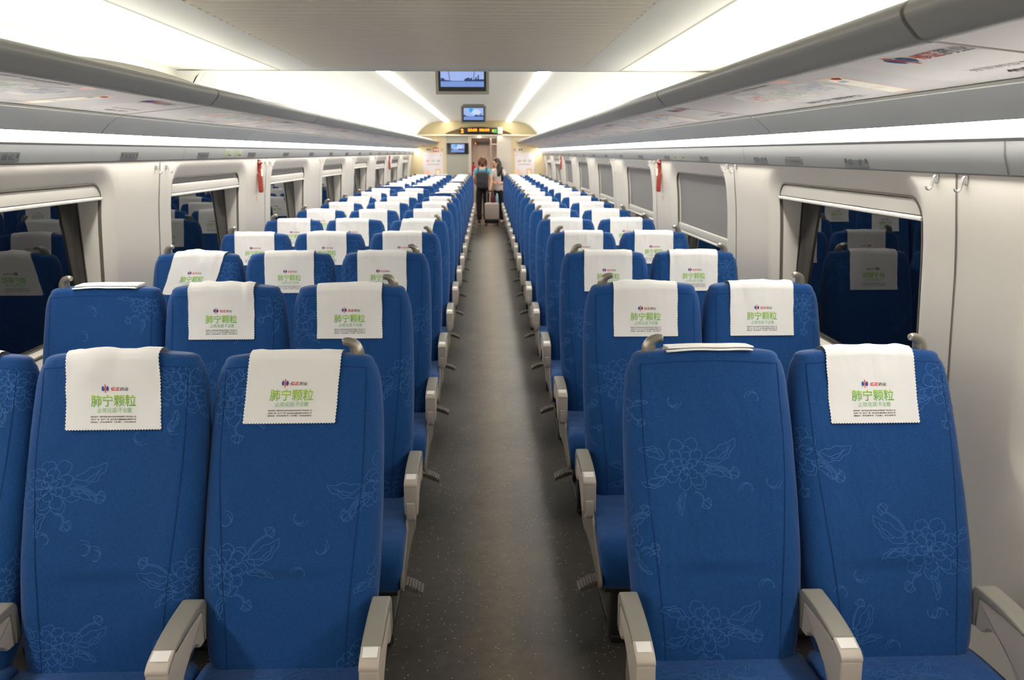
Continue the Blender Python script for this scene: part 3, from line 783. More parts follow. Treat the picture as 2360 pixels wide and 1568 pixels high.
GRAB = {1: grab_mesh(1), -1: grab_mesh(-1)}

# ---- headrest covers: cloth draped over the head of the backrest
CW = .1235
def cover_path():
    pts = []
    for i in range(20):
        z = 1.004 + (1.161 - 1.004) * i / 19; p = sec(0, z, .0045); pts.append((p.y, p.z))
    y, z = pts[-1]; 
    for dy, dz in ((.003, .019), (.011, .034), (.028, .0425), (.048, .0425), (.066, .036), (.077, .018), (.080, -.004)): pts.append((y + dy, z + dz))
    for i in range(1, 8): pts.append((y + .080 - .0205 * i * .19, z - .004 - .0125 * i))
    return pts
CPATH = cover_path()
_cl = [0.0]
for (a, c), (d, e) in zip(CPATH, CPATH[1:]): _cl.append(_cl[-1] + math.hypot(d - a, e - c))
CLEN = _cl[-1]
def cover_pt(x, t, seed, amp, skew, off=0.0, shift=0.0):
    t = max(0, min(CLEN, t + shift)); i = 0
    while i < len(_cl) - 2 and _cl[i + 1] < t: i += 1
    u = (t - _cl[i]) / (_cl[i + 1] - _cl[i]); a, c = CPATH[i], CPATH[i + 1]
    y, z = a[0] + (c[0] - a[0]) * u, a[1] + (c[1] - a[1]) * u
    d = Vector((c[0] - a[0], c[1] - a[1])).normalized(); n = Vector((-d.y, d.x))          # outward for the front = -y
    topw = sstep(.10, .175, t)
    h = amp * (.0035 * topw + .0012) * noise.noise(Vector((x * 14 + seed * 7.3, t * 9, seed * 3.1))) + amp * .004 * topw * max(0, noise.noise(Vector((x * 26 + seed, t * 5, seed * 9.7))))
    h += .0022 * (1 - sstep(0, .05, t)) * (x / CW) ** 2
    xx = x + skew * (t - .16) + amp * .0016 * noise.noise(Vector((t * 22, seed * 5, 1.3 if x > 0 else 4.1))) * (abs(x) / CW)
    cr = -.010 * (2 * x / .42) ** 2 * topw
    hh = max(h, -.0015) + off
    return Vector((xx, y + n.x * hh, z + n.y * hh + cr))
COV = {}
def cover(seed, amp=1.0, skew=0.0, shift=0.0):
    key = (seed, amp, skew, shift)
    if key in COV: return COV[key]
    mb = MB(); NU, NV = 66, 88
    V = []
    for j in range(NV + 1):
        for i in range(NU + 1):
            x = -CW + 2 * CW * i / NU; t = CLEN * j / NV
            zz = .0013
            if i in (0, NU) : x += (1 if i else -1) * (zz if j % 2 else -zz)
            if j in (0, NV): t += 0
            p = cover_pt(x, t, seed, amp, skew, 0, shift)
            if j == 0: p = p + Vector((0, -.0003, -zz if i % 2 else zz))
            V.append(p)
    n = NU + 1
    mb.add(V, [(j * n + i, j * n + i + 1, (j + 1) * n + i + 1, (j + 1) * n + i) for j in range(NV) for i in range(NU)], 0)
    fn = lambda x, t: cover_pt(x, t, seed, amp, skew, .0009, shift)
    logo(mb, -.020, .1085, .0098, fn, 4, 3)
    put_text(mb, '修正', .0055, .1075, fn, 3, width=.0225, height=.0105, bold=.03, shear=.12)
    put_text(mb, '药业', .0290, .1070, fn, 5, width=.0215, height=.0095, bold=.015, shear=.1)
    put_text(mb, '肺宁颗粒', 0, .0765, fn, 1, width=.117, height=.0315, bold=.008)
    put_text(mb, '止咳化痰', -.0165, .0515, fn, 2, width=.052, height=.0135, bold=-.004)
    put_text(mb, '不含糖', .0295, .0515, fn, 2, width=.034, height=.0135, bold=-.004)
    for tt, row in ((.0345, '国药准字  请按药品说明书或在药师指导下购买和使用'), (.0275, '吉药广审  生产厂家  修正药业集团股份有限公司'), (.0205, '【禁忌】 详见说明书 【注意】 详见说明书')):
        put_text(mb, row, 0, tt, fn, 6, width=.117, height=.0043, bold=.012)
    COV[key] = mb.mesh('headrest_cover', [CLOTH, G1, G2, PRED, PBLUE, PGREY, INK], ang=70); return COV[key]
def folded_cover():
    if 'fold' in COV: return COV['fold']
    mb = MB(); zt = 1.2005
    for k, (h0, h1, sh) in enumerate(((0, .006, 0), (.0062, .012, .006))):
        ys = [.155 + .012 * k, .16 + .012 * k, .20, .235]
        xs = [-.118 + .236 * i / 20 for i in range(21)]
        f = lambda x: .004 * noise.noise(Vector((x * 9, k * 3.0, 1.7))) - .010 * (2 * x / .42) ** 2 + .002 * k
        loops = [[(x + sh, ys[0], zt + h0 + f(x) + .001), (x + sh, ys[0] - .003, zt + (h0 + h1) / 2 + f(x)), (x + sh, ys[0] + .004, zt + h1 + f(x)), (x + sh, ys[3], zt + h1 + f(x) + .001), (x + sh, ys[3], zt + h0 + f(x))] for x in xs]
        mb.loft(loops, 0)
    COV['fold'] = mb.mesh('headrest_cover', [CLOTH], ang=60); return COV['fold']

# ---- seat base shared by a bench
def base_parts(n, sg):
    """n seats; sg = +1 aisle on the +x side, -1 aisle on the -x side; x=0 at the aisle arm"""
    W = n * .476 + .0
    d = {}
    x = lambda v: -sg * v; d['leg'] = []
    for xc in ([.10, W * .62] if n == 2 else [.10, W * .36, W * .70]):
        lo, hi = sorted((x(xc - .035), x(xc + .035)))
        mb = MB(); mb.prism(rrect(lo, -.35, hi, -.28, .012), 'z', .0, .22, 0, .004); d['leg'].append(mb.mesh('leg', [DARK], ang=35))
        mb = MB(); mb.prism(rrect(lo + .012, -.03, hi - .012, .03, .008), 'z', 0, .22, 0, .004); d['leg'].append(mb.mesh('leg', [DARK], ang=35))
    lo, hi = sorted((x(.04), x(W - .05)))
    mb = MB(); mb.prism(rrect(-.38, .21, .02, .246, .01), 'x', lo, hi, 0, .004); mb.prism(rrect(-.36, .0, .04, .028, .008), 'x', lo + .03, hi - .03, 0, .004)
    d['crossbar'] = mb.mesh('crossbar', [DARK], ang=35)
    mb = MB(); lo, hi = sorted((x(.008), x(.020)))
    pr = roundpoly([(.06, .30), (.05, .50), (-.05, .515), (-.10, .49), (-.17, .45), (-.30, .385), (-.41, .345), (-.455, .305), (-.46, .275), (-.435, .262), (-.33, .285), (-.2, .30), (-.1, .29), (0, .27)], .03, 3)
    mb.prism(pr, 'x', lo, hi, 0, .005); d['side_panel'] = mb.mesh('side_panel', [mat('side_panel_grey', (126, 119, 109), .45)], ang=35)
    mb = MB(); 
    mb.tube([(x(.10), -.17, .19), (x(.05), -.19, .17)], .012, 8)
    for k in range(8):
        u = k / 7; lo, hi = sorted((x(.045 - .075 * u - .005), x(.045 - .075 * u + .0035)))
        mb.box((lo, -.225 - .02 * u, .150 - .022 * u * u), (hi, -.165 - .02 * u, .168 - .022 * u * u))
    lo, hi = sorted((x(.05), x(-.03))); mb.add([(x(.05), -.22, .15), (x(-.03), -.24, .128), (x(-.03), -.19, .128), (x(.05), -.17, .15), (x(.05), -.22, .158), (x(-.03), -.24, .136), (x(-.03), -.19, .136), (x(.05), -.17, .158)], [(0, 1, 2, 3), (7, 6, 5, 4), (0, 4, 5, 1), (1, 5, 6, 2), (2, 6, 7, 3), (3, 7, 4, 0)])
    d['foot_pedal'] = mb.mesh('foot_pedal', [BASEG], ang=30)
    return d
BASE = {3: base_parts(3, 1), 2: base_parts(2, -1)}

ROWY = lambda k: 1.80 + 1.013 * (k - 1)
NROW = 17
XS = dict(A=-1.268, B=-.802, C=-.322, D=.806, F=1.274)
NAME = dict(A='window seat left of the aisle', B='middle seat left of the aisle', C='aisle seat left of the aisle', D='aisle seat right of the aisle', F='window seat right of the aisle')
# extra recline in degrees for seats tilted more or less than the rest
REC = {(1, 'A'): 8, (1, 'B'): 6.5, (1, 'C'): 9.5, (1, 'D'): 8, (1, 'F'): 9.5, (2, 'A'): 1.0, (3, 'A'): .4, (5, 'C'): 2.0, (7, 'D'): 1.5, (10, 'D'): -1.5, (11, 'B'): -2.0}
FOLD = {(1, 'D'), (2, 'A'), (11, 'A'), (11, 'B'), (9, 'C'), (13, 'C'), (17, 'B')}
SKEW = {(3, 'A'): .30, (5, 'C'): .25, (8, 'A'): .25}
def arm(root, ms, x, sticker=True, flap=False):
    a = link('armrest', ms['armrest'], root, (x, 0, -.012))
    link('top_pad', ms['top_pad'], a)
    if sticker: link('label_sticker', ms['label_sticker'], a)
    if flap: link('tray_flap', ms['tray_flap'], a)
for k in range(1, NROW + 1):
    Y = ROWY(k); rw = 'nearest row' if k == 1 else ('farthest row' if k == NROW else ORD[k] + ' row')
    for n, sg, xa in ((3, 1, -.078), (2, -1, .56)):
        r = thing('bench_pedestal', 'dark metal pedestal under the %s bench %s of the aisle, %s' % ('three-seat' if n == 3 else 'two-seat', 'left' if n == 3 else 'right', rw), 'pedestal', (xa, Y, 0), 0, 'bench pedestals')
        for nm, me in BASE[n].items():
            if nm == 'leg':
                for q in me: link(nm, q, r)
            elif nm != 'side_panel': link(nm, me, r)
    for c in 'ABCDF':
        X1 = XS[c] + ({'A': .02, 'B': .015}.get(c, 0) if k == 1 else 0)
        r = thing('train_seat', 'blue flowered train seat, %s, %s from the front' % (NAME[c], rw), 'seat', (X1, Y, 0), 0, 'blue train seats')
        rec = REC.get((k, c), rnd.uniform(-.7, .7))
        key = c + '1' if k == 1 else (c + '2' if k <= 3 else ('G2' if (k + ord(c)) % 2 else c + '2'))
        bk = link('backrest', backrest(key), r); 
        piv = Matrix.Translation((0, 0, HZ)) @ Matrix.Rotation(R(-rec), 4, 'X') @ Matrix.Translation((0, 0, -HZ))
        bk.matrix_local = piv
        link('cushion', CUSH[(k + ord(c)) % 2], r)
        if c == 'C': arm(r, ARMA, -.078 - X1, True, True)
        if c == 'D': arm(r, ARMA, .560 - X1, True, True)
        if c == 'C': link('side_panel', BASE[3]['side_panel'], r, (-.078 - X1, 0, 0))
        if c == 'D': link('side_panel', BASE[2]['side_panel'], r, (.560 - X1, 0, 0))
        if c == 'B': arm(r, ARMM, -.557 - X1)
        if c == 'A': arm(r, ARMM, -1.035 - X1); arm(r, ARMM, -1.505 - X1)
        if c == 'F': arm(r, ARMM, 1.043 - X1); arm(r, ARMM, 1.508 - X1)
        hx = dict(A=-.155, C=.160, D=-.160, F=.155).get(c)
        if hx:
            g = link('grab_handle', GRAB[-1 if hx > 0 else 1], r); g.matrix_local = piv @ Matrix.Translation((hx, 0, 0))
        # cover
        wh = dict(A='left window', B='left middle', C='left aisle', D='right aisle', F='right window')[c]
        if (k, c) in FOLD:
            me = folded_cover(); st = 'white headrest cover folded flat on top of'
        elif (k, c) in SKEW:
            me = cover((k * 5 + ord(c)) % 7, 2.2, SKEW[(k, c)]); st = 'white printed headrest cover hanging askew on'
        else:
            sd = (k * 3 + ord(c)) % 5 if k > 2 else k * 10 + ord(c)
            me = cover(sd, 1.8 if (k, c) in ((1, 'B'), (2, 'B')) else 1.1, {(1, 'B'): -.05, (1, 'C'): .07}.get((k, c), 0.0), {(1, 'C'): .016, (1, 'B'): .004}.get((k, c), .006 if k > 1 else 0)); st = 'white printed headrest cover on'
        o = link('headrest_cover', me)
        dx = dict(A=.015, B=-.005, C=-.004, D=.002, F=-.012)[c] + (rnd.uniform(-.012, .012) if k > 2 else 0)
        o.matrix_world = Matrix.Translation((X1, Y, 0)) @ piv @ Matrix.Translation((dx, 0, 0))
        tag(o, '%s the %s seat, %s' % (st, wh, rw), 'headrest cover', 'headrest covers')
# ================================================================= WALL FITTINGS
def hook_mesh(s):
    mb = MB()
    p = spline([(0, 0, .034), (-s * .012, 0, .030), (-s * .018, 0, .008), (-s * .020, 0, -.018), (-s * .030, 0, -.034), (-s * .040, 0, -.030), (-s * .044, 0, -.017)], 4)
    mb.tube(p, [.0055] * (len(p) - 3) + [.005, .0045, .004], 10); mb.prism(rrect(-.012, -.006, .012, .038, .006), 'x', min(0, -s * .006), max(0, -s * .006), 0, .002)
    return mb.mesh('coat_hook', [CHROME], ang=50)
HOOK = {-1: hook_mesh(-1), 1: hook_mesh(1)}
for s in (-1, 1):
    side = 'left' if s < 0 else 'right'
    for k in range(8):
        for j, dy in enumerate((-.05, .10) if s > 0 else (-.055, .082)):
            o = link('coat_hook', HOOK[s], None, (s * 1.568, SEAM0 + PER * k + dy, 1.612))
            o.scale = (.72, .72, .62); tag(o, 'silver coat hook on the %s wall, %s of the pair at the %s panel seam' % (side, ('nearer', 'farther')[j], ORD[k + 1]), 'hook', 'coat hooks')
def hammer(s, Y, which):
    side = 'left' if s < 0 else 'right'
    r = thing('safety_hammer', 'red safety hammer hanging on the %s wall pillar, %s one' % (side, which), 'safety hammer', (s * 1.583, Y, 1.52), 0, 'red safety hammers')
    i = -s
    mb = MB(); mb.prism(roundpoly([(0, .10), (i * .030, .10), (i * .036, .118), (i * .02, .128), (0, .125)], .004, 2), 'y', -.024, .024, 0, .004); mb.build('bracket', DARK, r)
    mb = MB(); mb.prism(rrect(-.022, -.125, .022, .02, .008), 'x', min(i * .004, i * .034), max(i * .004, i * .034), 0, .006)
    for q in range(6): mb.box((min(i * .03, i * .037), -.0225, -.11 + q * .02), (max(i * .03, i * .037), .0225, -.102 + q * .02))
    mb.build('holder', RED, r)
    mb = MB(); mb.tube([(i * .02, 0, .02), (i * .021, .002, .06), (i * .024, .004, .10)], [.012, .014, .012], 10); mb.tube([(i * .024, -.038, .098), (i * .024, -.02, .103), (i * .024, .03, .103), (i * .024, .046, .098)], [.004, .015, .015, .006], 10)
    h = mb.build('hammer', RED, r)
    mb = MB(); mb.tube([(i * .038, -.012, .0), (i * .038, -.012, .055)], .006, 8); mb.build('pin_tag', STICK, h)
    for z in (1.352,):
        mb = MB(); mb.box((min(s * (wx(z) - .003), s * wx(z)), Y - .015, z - .022), (max(s * (wx(z) - .003), s * wx(z)), Y + .015, z + .022))
        tag(mb.build('notice_sticker', mat('tan_sticker', (226, 190, 150), .6), smooth=False), 'small tan sticker below the %s safety hammer on the %s wall' % (which, side), 'sticker', 'hammer stickers')
for s in (-1, 1):
    hammer(s, 6.30, 'nearest'); hammer(s, 14.70, 'farther')
PLATE = mat('plate_grey', (84, 86, 87), .5); PTX = mat('plate_text', (52, 53, 56), .6)
def plate_frame(s, Y, z, L, H):
    """mapping (u to the reader's right, v up) onto the valance face"""
    zs = 1.661 if s < 0 else 1.643
    def fn(u, v, h=.001):
        zz = z + v; x = lerp_tab([(zs, 1.5585), (1.737, 1.531)], zz)
        return (s * (x - h), Y + (u if s < 0 else -u), zz)
    return fn
def slab(mb, fn, L, H, k=0):
    a = [fn(-L / 2, -H / 2, .0), fn(L / 2, -H / 2, .0), fn(L / 2, H / 2, .0), fn(-L / 2, H / 2, .0)]; c = [fn(-L / 2, -H / 2, .002), fn(L / 2, -H / 2, .002), fn(L / 2, H / 2, .002), fn(-L / 2, H / 2, .002)]
    mb.add(a + c, [(4, 5, 6, 7), (0, 1, 5, 4), (1, 2, 6, 5), (2, 3, 7, 6), (3, 0, 4, 7)], k)
for s in (-1, 1):
    side = 'left' if s < 0 else 'right'
    for k in range(1, NROW + 1):
        Y = 1.97 + 1.03 * (k - 1) - (.1 if s > 0 else .02); n = k + 4
        if Y > Y1 - .3: break
        zc = 1.683 if s < 0 else 1.666
        fn = plate_frame(s, Y, zc, .19, .034); mb = MB(); slab(mb, fn, .19, .036)
        f2 = lambda u, v: fn(u, v, .0026)
        txts = ['%dA' % n, '%dB' % n, '%dC' % n] if s < 0 else ['%dD' % n, '%dF' % n]
        for i, t in enumerate(txts): put_text(mb, t, (-.042 + .042 * i) if s < 0 else (-.042 + .078 * i), 0, f2, 1, height=.021, bold=.012)
        for e in (-1, 1): put_poly(mb, [(e * .080 - .008, -.004), (e * .080 + .008, -.004), (e * .080 + .008, .012), (e * .080 - .008, .012)], f2, 1)
        tag(mb.build('seat_number_plate', [PLATE, PTX], smooth=False), 'grey seat number plate on the %s ledge, reading %s to %s' % (side, txts[0], txts[-1]), 'number plate', 'seat number plates')
fn = plate_frame(1, 3.50, 1.674, .2, .05); mb = MB(); slab(mb, fn, .20, .046)
put_poly(mb, [(-.086, -.012), (-.08, -.012), (-.08, .018), (-.086, .018)], lambda u, v: fn(u, v, .0026), 1)
for q in range(6): put_poly(mb, [(-.07 + .026 * q, .002), (-.05 + .026 * q, .002), (-.05 + .026 * q, .017), (-.07 + .026 * q, .017)], lambda u, v: fn(u, v, .0026), 1)
put_poly(mb, [(-.03, -.014), (.07, -.014), (.07, -.009), (-.03, -.009)], lambda u, v: fn(u, v, .0026), 1)
tag(mb.build('notice_plate', [PLATE, PTX], smooth=False), 'larger grey notice plate on the right ledge between number plates', 'plate')
NG = mat('sticker_green', (120, 134, 100), .6); NW = mat('sticker_cream', (140, 138, 128), .6)
for s, Y, which in ((-1, 5.52, 'nearer'), (-1, 5.74, 'farther'), (1, 5.52, 'nearer'), (1, 5.74, 'farther')):
    zc = 1.692 if s < 0 else 1.676
    fn = plate_frame(s, Y, zc, .17, .05); mb = MB(); slab(mb, fn, .17, .052)
    put_poly(mb, [(-.07, -.02), (-.01, -.02), (.03, .02), (-.07, .02)], lambda u, v: fn(u, v, .0026), 1)
    put_poly(mb, [(.0, -.014), (.06, -.014), (.06, -.006), (.0, -.006)], lambda u, v: fn(u, v, .0026), 2)
    tag(mb.build('notice_sticker', [NW, NG, PTX], smooth=False), 'cream and green notice sticker on the %s ledge near the hammer, %s of two' % ('left' if s < 0 else 'right', which), 'sticker', 'green notice stickers')

# ================================================================= HANGING SCREENS
def emat(name, c, e=1.0): return mat(name, (4, 4, 4), .4, emit=e, ec=c)
SKY, WAT, SIL, CYA, CLD = emat('screen_sky', (158, 182, 236), 1.0), emat('screen_water', (118, 150, 214), 1.0), emat('screen_skyline', (40, 60, 112), .8), emat('screen_cyan', (30, 170, 226), 1.0), emat('screen_cloud', (196, 216, 246), 1.0)
FRM = mat('screen_frame_grey', (128, 124, 112), .4)
def picture(mb, W, H, y, kind, cx_=0, cz_=0):
    fn = lambda u, v: (cx_ + u * W / 2, y, cz_ + v * H / 2)
    f = lambda d: (lambda u, v: (cx_ + u * W / 2, y - d, cz_ + v * H / 2))
    put_poly(mb, [(-1, -.42), (1, -.42), (1, 1), (-1, 1)], fn, 0); put_poly(mb, [(-1, -1), (1, -1), (1, -.42), (-1, -.42)], fn, 1)
    rg = random.Random(5)
    sk = [(-1, -.42), (-.98, -.1), (-.85, -.15), (-.8, -.3), (-.55, -.36), (-.5, -.42)]; put_poly(mb, sk, f(.0006), 2)
    x = .1
    while x < .98:
        w_ = rg.uniform(.04, .09); h = rg.uniform(.08, .62) * (.35 + x); put_poly(mb, [(x, -.44), (min(x + w_, 1), -.44), (min(x + w_, 1), -.42 + h), (x, -.42 + h)], f(.0006), 2); x += w_
    put_poly(mb, [(-1, -.45), (1, -.45), (1, -.40), (-1, -.40)], f(.0007), 2)
    if kind == 0:
        for x0, sg in ((-.58, -1), (.52, 1)):
            pts = [(x0 + sg * .12 * (t ** 2) , -.4 + 1.4 * t) for t in [i / 8 for i in range(9)]]
            ribbon(mb, pts, lambda u, v: f(.0009)(u, v), .03, 2)
    else:
        put_poly(mb, [(-.25 + .2 * cos(a) * (1 + .2 * sin(3 * a)), .62 + .36 * sin(a)) for a in [2 * pi * i / 20 for i in range(20)]], f(.0009), 3)
        put_poly(mb, [(.25 + .5 * cos(a), .3 + .45 * sin(a) * (1 + .1 * sin(5 * a))) for a in [2 * pi * i / 24 for i in range(24)]], f(.0007), 4)
def screen(Y, zc, tilt, W, H, kind, label):
    r = thing('hanging_screen', label, 'screen', (0, Y, zc), 0, 'ceiling screens'); r.rotation_euler = (R(tilt), 0, 0)
    mb = MB(); o = rrect(-W / 2, -H / 2, W / 2, H / 2, .008); i_ = rrect(-W / 2 + .024, -H / 2 + .026, W / 2 - .024, H / 2 - .018, .004)
    mb.loft([[(x, -.005, z) for x, z in i_], [(x, -.022, z) for x, z in i_], [(x, -.022, z) for x, z in o], [(x, .03, z) for x, z in o], [(x * .8, .06, z * .8) for x, z in o]], 0, (False, True)); mb.build('housing', FRM, r, ang=35)
    mb = MB(); mb.box((-W / 2 + .02, -.012, -H / 2 + .02), (W / 2 - .02, -.006, H / 2 - .012)); b = mb.build('bezel', BLACK, r, smooth=False)
    mb = MB(); picture(mb, W - .085, H - (.10 if kind == 0 else .085), -.0128, kind, 0, .012); mb.build('screen_picture', [SKY, WAT, SIL, CYA, CLD], b, smooth=False)
    mb = MB(); mb.box((-W * .42, .0, H / 2 - .004), (W * .42, .05, H / 2 + .03)); mb.build('mount', FRM, r, smooth=False)
screen(7.0, 2.312, 6, .452, .262, 0, 'ceiling screen nearer the camera showing a pale river skyline')
screen(13.0, 2.285, 6, .40, .270, 1, 'farther ceiling screen showing clouds and a bright cyan patch')

# ================================================================= END WALL
ew = struct(bpy.data.objects.new('wall_back', None)); col.objects.link(ew)
YB = Y1
mb = MB(); mb.box((-1.70, YB, 0), (-.785, YB + .06, 2.10)); mb.box((.80, YB, 0), (1.70, YB + .06, 2.10)); mb.build('panel', WOOD, ew, smooth=False)
mb = MB(); mb.box((-1.70, YB, 2.10), (1.70, YB + .06, 2.62)); mb.build('upper_panel', mat('end_wall_shaded', (188, 174, 134), .6), ew, smooth=False)  # end wall above the beam, recess shade painted into its colour
FRA = mat('door_frame_pale', (206, 196, 184), .4)
mb = MB(); mb.box((-.232, YB - .02, 0), (-.165, YB + .10, 2.10)); mb.box((.455, YB - .02, 0), (.80, YB + .10, 2.10)); mb.box((-.165, YB + .02, 2.035), (.47, YB + .1, 2.10)); mb.build('frame', FRA, ew, smooth=False)
mb = MB(); mb.prism(roundpoly([(YB + .0, 2.085), (YB - .11, 2.085), (YB - .115, 2.115), (YB + .0, 2.13)], .008, 3), 'x', -1.46, 1.46); o = struct(mb.build('trim_3', mat('end_beam', (240, 230, 206), .4), None, ang=30))
# arch behind the display, its recess shade painted in as dark colour
mb = MB(); arc = [(-.80 + 1.62 * i / 24, 2.13 + .17 * sin(pi * i / 24) ** .7) for i in range(25)]
mb.loft([[(x, YB - .002, z) for x, z in arc], [(x, YB - .07, z + .012) for x, z in arc], [(x, YB - .075, z - .001) for x, z in arc]], 0, (False, False), False)
struct(mb.build('trim_4', MATS['end_wall_shaded'], None))
mb = MB(); mb.add([(x, YB - .003, z) for x, z in arc], [tuple(range(24, -1, -1))]); struct(mb.build('trim_5', mat('arch_recess_shade', (120, 98, 62), .6), None, smooth=False))
DOOR = mat('door_pinkish', (206, 190, 180), .45)
vest = struct(bpy.data.objects.new('wall_vestibule', None)); col.objects.link(vest)
mb = MB(); mb.box((-.29, YB + .07, 0), (-.24, YB + 3.0, 2.3)); mb.box((.67, YB + .10, 0), (.72, YB + 3.0, 2.3)); mb.box((-.29, YB + 2.9, 0), (.72, YB + 3.0, 2.3)); mb.box((-.29, YB + .07, 2.12), (.72, YB + 3.0, 2.2)); mb.build('panel', DOOR, vest, smooth=False)
dr = struct(bpy.data.objects.new('door_1', None)); col.objects.link(dr); YD = YB + 2.88
mb = MB(); mb.prism(rrect(-.20, .0, .42, 2.0, .01), 'y', YD - .03, YD, 0, .004); mb.build('leaf', DOOR, dr, ang=30)
mb = MB(); mb.prism(rrect(-.03, .95, .22, 1.86, .03), 'y', YD - .035, YD - .03); mb.build('door_window', mat('door_window_pale', (222, 210, 194), .15), dr, smooth=False)
mb = MB(); mb.box((.30, YB + .9, 1.05), (.33, YB + .93, 2.05)); mb.tube([(.315, YB + .93, 1.9), (.40, YB + 1.0, 1.9), (.67, YB + 1.0, 1.9)], .01, 8); mb.tube([(.315, YB + .93, 1.2), (.40, YB + 1.0, 1.2), (.67, YB + 1.0, 1.2)], .01, 8)
tag(mb.build('grab_rail', mat('rail_silver', (176, 172, 170), .3, metal=.6)), 'vertical silver grab rail in the vestibule beyond the doorway', 'rail')
mb = MB(); mb.box((-.14, YD - .08, 1.905), (.28, YD - .04, 1.985)); put_text(mb, '2', -.10, 1.945, lambda u, v: (u, YD - .083, v), 1, height=.05, bold=.02)
ORG, GRN = emat('led_orange', (255, 140, 20), 3.0), emat('led_green', (60, 200, 90), 1.5)
tag(mb.build('door_sign', [BLACK, ORG], smooth=False), 'small dark sign with one orange character above the vestibule door', 'sign')
# glass partition beside the door
gp = thing('glass_partition', 'tall greyish glass partition beside the end doorway', 'partition', (-.5, YB, 0))
mb = MB(); mb.box((-.275, -.01, .02), (.262, .012, 2.085)); mb.build('pane', mat('partition_glass', (168, 166, 152), .12, var=.08, vscale=3), gp, smooth=False)
mb = MB(); mb.box((-.29, -.03, 0), (-.272, .05, 2.085)); mb.box((.262, -.03, 0), (.274, .05, 2.085)); mb.box((-.272, -.03, 1.93), (.262, .02, 1.94)); mb.build('frame', FRA, gp, smooth=False)
ws = thing('wall_screen', 'black panel on the glass partition with a small blue picture', 'screen', (-.492, YB - .012, 1.79))  # glossy black panel carrying an emissive blue picture
mb = MB(); mb.box((-.262, -.03, -.128), (.262, 0, .128)); mb.build('housing', mat('glossy_black', (14, 16, 14), .08), ws, smooth=False)
mb = MB(); picture(mb, .32, .19, -.032, 1, .0, .01); mb.build('screen_picture', [SKY, WAT, SIL, CYA, CLD], ws, smooth=False)
# passenger information display
ld = thing('led_display', 'black passenger display with orange and green lit characters above the end doorway', 'display', (0, YB - .08, 2.205))
mb = MB(); mb.prism(rrect(-.44, -.065, .46, .075, .02), 'y', -.05, 0, 0, .006); mb.build('housing', BLACK, ld, ang=30)
mb = MB(); f = lambda u, v: (u, -.0525, v)
put_text(mb, '2', -.375, -.002, f, 0, height=.098, bold=.05); put_text(mb, '23:05', -.13, .018, f, 0, width=.22, height=.062, bold=.04); put_text(mb, '00:30', .155, .018, f, 0, width=.24, height=.062, bold=.04)
put_poly(mb, [(.345, -.03), (.372, -.03), (.372, .03), (.345, .03)], f, 0)
for q in (.382, .42): put_poly(mb, [(q, -.045), (q + .028, -.045), (q + .028, .04), (q, .04)], f, 1)
mb.build('lit_characters', [ORG, GRN], ld, smooth=False)
mb = MB(); mb.prism(rrect(-.06, -.075, .06, .085, .02), 'y', -.09, 0, 0, .012); tag(mb.build('wall_speaker', mat('box_white', (232, 228, 216), .5), None, loc=(.53, YB - .08, 2.205)), 'white box fixed at the right of the passenger display', 'box')
for x, w_ in ((.03, 'left'), (.53, 'right')):
    mb = MB(); mb.sphere((0, 0, 0), (.03, .03, .022)); tag(mb.build('spot_lamp', emat('spot_warm', (255, 236, 200), 14), None, loc=(x, YB - .06, 2.066)), 'small glowing spot lamp under the end beam, %s one' % w_, 'lamp', 'spot lamps')
    mb = MB()
mb = MB(); mb.disc((.2, YB + 1.0, 2.118), .19, (0, 0, -1)); tag(mb.build('vestibule_lamp', emat('vestibule_light', (255, 244, 228), 80), None, smooth=False), 'round ceiling lamp in the vestibule beyond the doorway', 'lamp')
# posters and small signs on the beige panels
PWP = mat('poster_paper', (222, 214, 216), .5)
for s, xc in ((-1, -1.095), (1, 1.128)):
    side = 'left' if s < 0 else 'right'
    r = thing('wall_poster', 'pale advert poster on the beige end wall %s of the doorway' % side, 'poster', (xc, YB - .004, 1.20), 0, 'end wall posters')
    mb = MB(); mb.box((-.24, -.006, -.55), (.24, 0, .50)); f = lambda u, v: (u, -.0075, v)
    for i, (t, kk) in enumerate((('止咳', 1), ('化痰', 2), ('不含糖', 3))): put_text(mb, t, -.13 + .13 * i, .30, f, kk, width=.085, height=.055, bold=.02)
    put_poly(mb, [(-.15, .212), (.15, .212), (.15, .220), (-.15, .220)], f, 4)
    put_poly(mb, [(.05, -.12), (.17, -.12), (.17, .11), (.05, .11)], f, 5); put_poly(mb, [(.07, -.09), (.15, -.09), (.15, .08), (.07, .08)], lambda u, v: (u, -.009, v), 6)
    put_poly(mb, [(-.15 + .075 * cos(a), .0 + .1 * sin(a)) for a in [2 * pi * i / 20 for i in range(20)]], f, 7)
    logo(mb, -.19, .44, .016, f, 3, 1); logo(mb, .19, .44, .016, f, 3, 1)
    mb.build('printed_sheet', [PWP, PRD, PGR, PBL, PGREY, POR, PCR, mat('poster_peach', (244, 196, 172), .5)], r, smooth=False)
def sign(x, z, w_, h, m_, label, txt=None, tm=None):
    mb = MB(); mb.box((-w_ / 2, -.006, -h / 2), (w_ / 2, 0, h / 2))
    if txt: put_text(mb, txt, 0, 0, lambda u, v: (u, -.0075, v), 1, width=w_ * .8, height=h * .6, bold=.02)
    tag(mb.build('wall_sign', [m_, tm or INK], None, smooth=False, loc=(x, YB - .004, z)), label, 'sign', 'end wall signs')
sign(-1.20, 1.765, .12, .065, mat('sign_pale', (214, 206, 190), .5), 'small pale sign with two dark marks on the left end wall', '••', PTX)
sign(-1.02, 1.765, .12, .10, mat('sign_red', (214, 74, 62), .5), 'small red sign with white marks on the left end wall', '••', STICK)
sign(-.875, 1.765, .06, .065, mat('sign_grey', (190, 180, 170), .5), 'tiny grey sign beside the glass partition')
